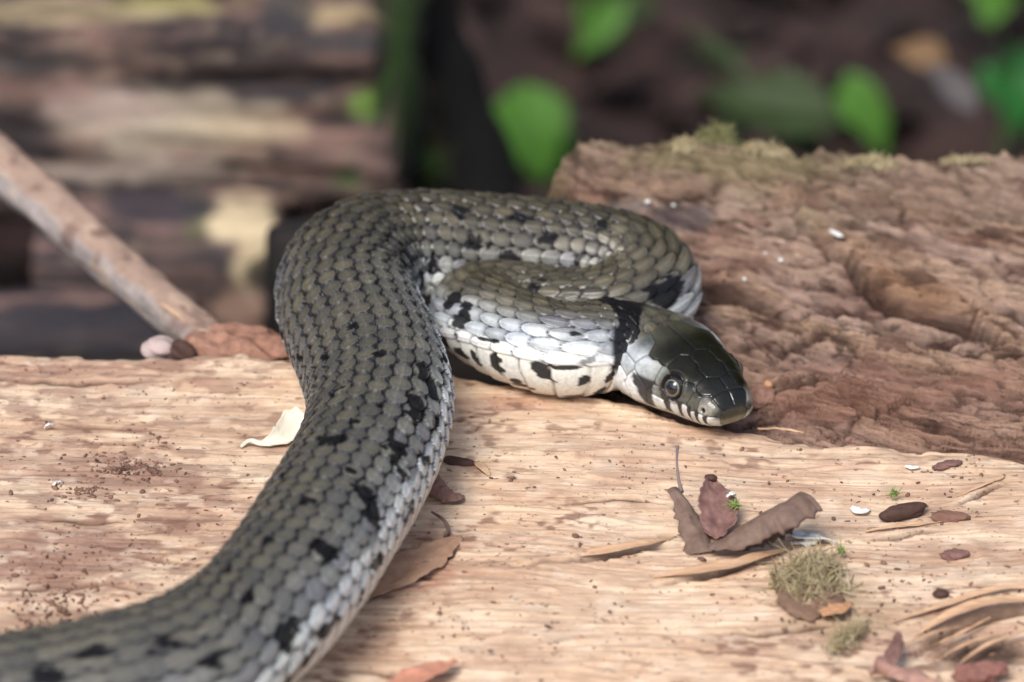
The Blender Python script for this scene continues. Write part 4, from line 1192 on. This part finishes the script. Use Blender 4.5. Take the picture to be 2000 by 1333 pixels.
o = sheet("wood_chip", [L3(930, 903, .08), L3(945, 915, .09), L3(956, 930, .04)], [.10, .2, .05], 20, 0, plain_mat("pale_chip", (0.62, 0.42, 0.26), .7), n=10, m=6, crinkle=.02, label="tiny pale wood chip at the tip of the dark bark chip", cat="wood chip")
dl = empty("dry_leaf", L3(810, 1100, 0)); tag(dl, "flat tan dry leaf pressed on the log right of the snake", "dead leaf")
sheet("blade", [L3(900, 1048, .05), L3(850, 1078, .07), L3(790, 1115, .08), L3(730, 1150, .06), L3(690, 1180, .04)], [.12, .75, .95, .70, .2], [10, 25, 20, 15, 5], 0, M_tan, parent=dl, n=50, m=24, crinkle=.04, seed=6, thick=.014)
tube("stalk", [L3(843, 1000, .15), L3(865, 1015, .18), L3(876, 1032, .12), L3(868, 1050, .06)], [.02, .03, .035, .03], M_brown, parent=dl, n=16, m=6)
# withered curled leaf
wl = empty("withered_leaf", L3(1380, 1075, 0)); tag(wl, "withered brown leaf curled up with a thin upright stalk", "dead leaf")
tube("stalk", [L3(1323, 872, 1.05), L3(1322, 905, .85), L3(1326, 940, .66), L3(1332, 962, .55)], [.035, .022, .03, .04], plain_mat("grey_stalk", (0.22, 0.17, 0.16), .7), parent=wl, n=16, m=8)
sheet("blade", [L3(1385, 1066, .22), L3(1420, 1046, .40), L3(1475, 1012, .66), L3(1530, 982, .92), L3(1563, 962, 1.0)], [.45, 1.2, 1.5, 1.6, 1.3], [120, 190, 215, 220, 190], [215, 218, 222, 222, 215], M_brown, parent=wl, n=60, m=26, crinkle=.05, seed=8, thick=.014)
sheet("lobe", [L3(1318, 952, .62), L3(1342, 985, .48), L3(1358, 1028, .30), L3(1368, 1080, .06)], [.34, .66, .62, .6], [110, 140, 120, 60], [205, 200, 190, 170], M_brown, parent=wl, n=40, m=20, crinkle=.05, seed=9, thick=.014)
sheet("lobe", [L3(1388, 935, .62), L3(1396, 965, .48), L3(1402, 1005, .30), L3(1398, 1050, .14)], [.22, .75, .80, .40], [60, 50, 60, 80], [20, 15, 10, 0], M_red, parent=wl, n=40, m=20, crinkle=.06, seed=10, thick=.014)
sheet("white_crumb", [L3(1428 - 8, 968 + 4, .52), L3(1428, 968 - 3, .52 + .04), L3(1428 + 9, 968 - 1, .52)], [.04, .14, .05], 70, 20, M_white, n=10, m=7, crinkle=.05, seed=31, ragged=.5, label="white crumb stuck on the withered leaf's reddish lobe", cat="crumb")
strands("lichen_crumb", L3(1436, 992, .40), .06, .05, .13, 40, M_lich, seed=832, wid=.02, curl=.5, label="tiny green lichen crumb on the withered leaf", cat="lichen")
lump("bark_crumb", L3(1388, 934, .66), (.12, .07, .07), 833, M_dark, rough=.3, sub=3, label="rusty brown bud shaped crumb on top of the withered leaf", cat="crumb")
wf = empty("white_feather_tuft", L3(1585, 1055, 0)); tag(wf, "white tattered plant fluff at the foot of the withered leaf", "plant fluff")
sheet("flake", [L3(1537, 1035, .14), L3(1565, 1050, .16), L3(1600, 1052, .14), L3(1632, 1062, .04)], [.06, .34, .36, .08], 50, 20, M_white, parent=wf, n=26, m=12, crinkle=.07, seed=12, ragged=.5)
sheet("flake", [L3(1545, 1062, .05), L3(1575, 1058, .12), L3(1605, 1048, .16)], [.06, .18, .06], 40, 160, M_white, parent=wf, n=20, m=10, crinkle=.06, seed=13, ragged=.5)
lump("seed_husk", L3(1764, 1000, .16), (.48, .17, .16), 841, M_dark, deg=24, rough=.16, sub=5, freq=2.5, label="dark brown oblong seed husk on the right of the split log", cat="seed husk")
strands("lichen_crumb", L3(1746, 972, .10), .06, .05, .13, 40, M_lich, seed=842, wid=.02, curl=.5, label="green lichen crumb standing behind the dark seed husk", cat="lichen")
lump("bark_flake", L3(1857, 1010, .06), (.36, .14, .10), 843, plain_mat("rough_red_bark", (0.22, 0.115, 0.085), .9, nscale=6), deg=-8, rough=.5, sub=4, freq=3, label="rough reddish bark flake just right of the seed husk", cat="bark")
lump("bark_flake", L3(1868, 1083, .06), (.24, .16, .08), 844, M_red, deg=10, rough=.45, sub=4, freq=3, label="small purplish bark flake lying alone below the seed husk", cat="bark")
lump("bark_flake", L3(1850, 908, .05), (.28, .10, .06), 845, M_red, deg=25, rough=.5, sub=4, freq=3, label="thin reddish bark flake near the log's back edge on the right", cat="bark")
sheet("paper_flake", [L3(1662, 992, .06), L3(1680, 1000, .08), L3(1698, 996, .05)], [.08, .22, .06], 40, 0, M_white, n=12, m=8, crinkle=.03, label="thin translucent white flake left of the seed husk", cat="flake")
sheet("paper_flake", [L3(1768, 911, .03), L3(1782, 914, .04), L3(1796, 912, .03)], [.04, .10, .04], 30, 0, M_white, n=8, m=6, crinkle=.02, label="small white flake near the back edge above the seed husk", cat="flake")
strands("moss_tuft", L3(1580, 1140, .05), .75, 1.15, .19, 620, M_moss, seed=51, wid=.028, curl=1.3, arch=.7, label="olive moss tuft lying on the split log below the white fluff", cat="moss")
lump("rotten_leaf_clump", L3(1580, 1165, .05), (.55, .70, .10), 851, plain_mat("brown_humus", (0.23, 0.14, 0.095), .9, nscale=5), rough=.5, sub=4, freq=2.2, label="brown decayed leaf clump underneath the olive moss tuft", cat="dead leaf")
strands("lichen_crumb", L3(1643, 1083, .12), .06, .05, .13, 40, M_lich, seed=852, wid=.02, curl=.5, label="bright green lichen crumb at the right end of the white fluff", cat="lichen")
sheet("orange_flake", [L3(1603, 1200, .16), L3(1630, 1192, .18), L3(1664, 1180, .12)], [.24, .40, .12], 40, 0, M_orange, n=18, m=10, crinkle=.05, ragged=.4, seed=15, label="orange wood flake beside the lower end of the moss tuft", cat="wood chip")
strands("moss_tuft", L3(1655, 1250, .04), .24, .85, .13, 260, M_moss, seed=52, wid=.022, curl=1.0, arch=1.2, deg=-35, label="sparse moss sprig below and right of the larger moss tuft", cat="moss")
pl = empty("pink_leaf_scrap", L3(1745, 1300, 0)); tag(pl, "pinkish brown crumpled leaf scrap by the bottom edge, right of the moss", "dead leaf")
sheet("blade", [L3(1700, 1318, .10), L3(1735, 1302, .22), L3(1775, 1315, .16), L3(1830, 1335, .05)], [.3, .62, .5, .2], [60, 90, 70, 40], [20, 190, 180, 180], M_pink, parent=pl, n=34, m=18, crinkle=.09, seed=17, thick=.014)
sheet("lobe", [L3(1728, 1305, .12), L3(1745, 1268, .32), L3(1755, 1238, .36)], [.42, .32, .12], 60, 190, M_red, parent=pl, n=24, m=12, crinkle=.06, seed=18, thick=.014)
lump("bark_flake", L3(1838, 1160, .05), (.14, .10, .08), 853, M_dark, rough=.4, sub=3, label="dark crumb of bark left of the splintered hollow", cat="bark")
sheet("pink_flake", [L3(770, 1345, .08), L3(815, 1322, .16), L3(855, 1305, .14), L3(890, 1292, .05)], [.5, .72, .6, .15], 40, 10, plain_mat("salmon_leaf", (0.58, 0.27, 0.18), .8, nscale=4), n=30, m=16, crinkle=.06, seed=19, thick=.014, label="salmon pink leaf scrap at the bottom edge beside the snake", cat="dead leaf")
lump("bark_flake", L3(1915, 1312, .10), (.42, .28, .16), 855, plain_mat("raspberry_bark", (0.26, 0.12, 0.095), .85, nscale=5), rough=.55, freq=2.6, sub=5, deg=15, label="reddish bark lump inside the splintered hollow at the bottom right", cat="bark")
# splinters torn from the log, parts of it
M_spl = plain_mat("fresh_splinter", (0.60, 0.40, 0.25), .75, nscale=3, stretch=(.4, 4, 4), col2=(0.42, 0.24, 0.14))
flog["_org"] = [0, -8, -14]
for k, (pts, wd) in enumerate([
    ([(1010, 1098, .02), (1090, 1092, .08), (1180, 1078, .12), (1262, 1062, .10), (1322, 1050, .03)], [.03, .22, .26, .18, .04]),
    ([(1275, 1128, .02), (1350, 1118, .10), (1430, 1104, .14), (1500, 1084, .12), (1548, 1072, .03)], [.04, .30, .34, .22, .05]),
    ([(1690, 1038, .03), (1760, 1028, .07), (1840, 1020, .03)], [.03, .15, .03]),
    ([(1785, 1243, .02), (1850, 1205, .14), (1930, 1178, .22), (2040, 1170, .10)], [.03, .26, .30, .12]),
    ([(1822, 1262, .03), (1870, 1240, .12), (1935, 1206, .20)], [.02, .09, .02]),
    ([(1838, 1284, .02), (1905, 1250, .10), (1962, 1236, .12)], [.02, .07, .02]),
    ([(1870, 1300, .02), (1925, 1262, .14), (2015, 1226, .22)], [.02, .10, .03]),
    ([(1760, 1262, .02), (1810, 1240, .07), (1880, 1224, .06)], [.02, .05, .02]),
    ([(1740, 1215, .02), (1850, 1180, .10), (1950, 1150, .10), (2050, 1150, .04)], [.03, .16, .14, .04]),
    ([(1865, 972, .02), (1915, 950, .06), (1962, 932, .02)], [.02, .08, .02]),
    ([(1480, 838, .01), (1520, 838, .05), (1570, 846, .02)], [.04, .10, .03]),
]):
    sheet("splinter", [L3(a, b, h) for a, b, h in pts], wd, 70, 0, M_spl, parent=flog, n=30, m=8, crinkle=.025, seed=60 + k, thick=.014, ragged=.25)
del flog["_org"]
# crumbs of bark and dirt strewn over the log
r_ = np.random.default_rng(21)
base_ico = icolump(1, 1, 1, 1, rough=.2, sub=1)
bV = np.array(base_ico[0]); bF = np.array(base_ico[1])
V = []; F = []
cl = [(250, 915, 70, 22, 420, .030), (160, 960, 60, 14, 160, .03), (270, 870, 60, 16, 90, .024), (90, 1110, 110, 40, 200, .028), (110, 1190, 60, 30, 320, .03), (20, 1235, 60, 10, 160, .03), (430, 1000, 120, 60, 130, .022),
      (1180, 900, 200, 35, 120, .020), (1100, 1050, 200, 50, 110, .020), (1300, 940, 100, 50, 90, .02), (1800, 960, 200, 60, 160, .024), (1700, 1080, 260, 60, 170, .024), (1850, 1130, 180, 50, 130, .026),
      (300, 760, 260, 30, 180, .018), (980, 880, 70, 40, 50, .022), (1870, 920, 60, 16, 90, .028), (1660, 1200, 120, 60, 160, .026), (1200, 1200, 400, 90, 260, .022), (900, 1240, 150, 60, 60, .02), (1000, 933, 8, 8, 14, .03), (250, 1110, 280, 90, 380, .02), (200, 850, 260, 90, 260, .018),
      (1450, 860, 200, 16, 70, .02), (1900, 1280, 90, 40, 120, .03)]
cnt = 0
for cx, cy, rx, ry, n_, sz in cl:
    for _ in range(int(n_ * .6)):
        px_, py_ = r_.normal(cx, rx * .7), r_.normal(cy, ry * .7)
        P_ = at_z(px_, py_, 0)
        if P_[1] > yedge(P_[0]) - .15 or P_[1] < -14.5: continue
        z_ = float(log_z(P_[0], P_[1])); P_ = at_z(px_, py_, z_); s_ = sz * .8 * r_.lognormal(0, .45)
        v_ = bV * np.array([s_ * r_.uniform(.8, 2.0), s_ * r_.uniform(.6, 1.1), s_ * .6]); v_ = rotz(v_, r_.uniform(0, 360))
        V.append(v_ + P_ + [0, 0, s_ * .2]); F.append(bF + cnt * len(bV)); cnt += 1
o = mesh_obj("wood_crumbs", np.vstack(V), np.vstack(F), M_crumb, origin=(0, -8, 0)); tag(o, "dark brown crumbs of bark and dirt strewn over the split log", kind="stuff")
sheet("white_crumb", [L3(112 - 8, 945 + 4, .04), L3(112, 945 - 3, .04 + .04), L3(112 + 9, 945 - 1, .04)], [.04, .14, .05], 70, 20, M_white, n=10, m=7, crinkle=.05, seed=11, ragged=.5, label="pale grain beside the crumbs at the left end of the log", cat="crumb")
sheet("white_crumb", [L3(95 - 8, 833 + 4, .05), L3(95, 833 - 3, .05 + .04), L3(95 + 9, 833 - 1, .05)], [.04, .14, .05], 70, 20, M_white, n=10, m=7, crinkle=.05, seed=12, ragged=.5, label="pale papery crumb near the left edge above the dirt", cat="crumb")

# ------------------------------------------------------------------ unseen woodland edge, added behind to block the back light
r_ = np.random.default_rng(33); V = []; F = []; q_ = np.array([[0, 1, 2, 3]])
for k in range(26000):
    a = r_.uniform(-1.15, 1.15); d_ = r_.uniform(260, 420)
    P_ = np.array([math.sin(a) * d_ * 1.2, math.cos(a) * d_, SOILZ + r_.uniform(0, 1) ** .8 * 330 * (1 - .25 * abs(a))])
    s_ = r_.uniform(5, 13); nrm_ = r_.normal(0, 1, 3); nrm_ /= np.linalg.norm(nrm_)
    t1 = np.cross(nrm_, [.3, .2, 1]); t1 /= np.linalg.norm(t1); t2 = np.cross(nrm_, t1)
    V.append(np.array([P_ - t1 * s_, P_ - t2 * s_ * .45, P_ + t1 * s_, P_ + t2 * s_ * .45])); F.append(q_ + 4 * k)
M_und = plain_mat("backlight_screen_leaf", (0.06, 0.09, 0.03), .6, nscale=.05, trans=.2, col2=(.03, .05, .02))
o = mesh_obj("backlight_screen", np.vstack(V), np.vstack(F), M_und, origin=(0, 330, SOILZ)); tag(o, "unseen leafy woodland screen added behind the clearing to block back light", kind="stuff")
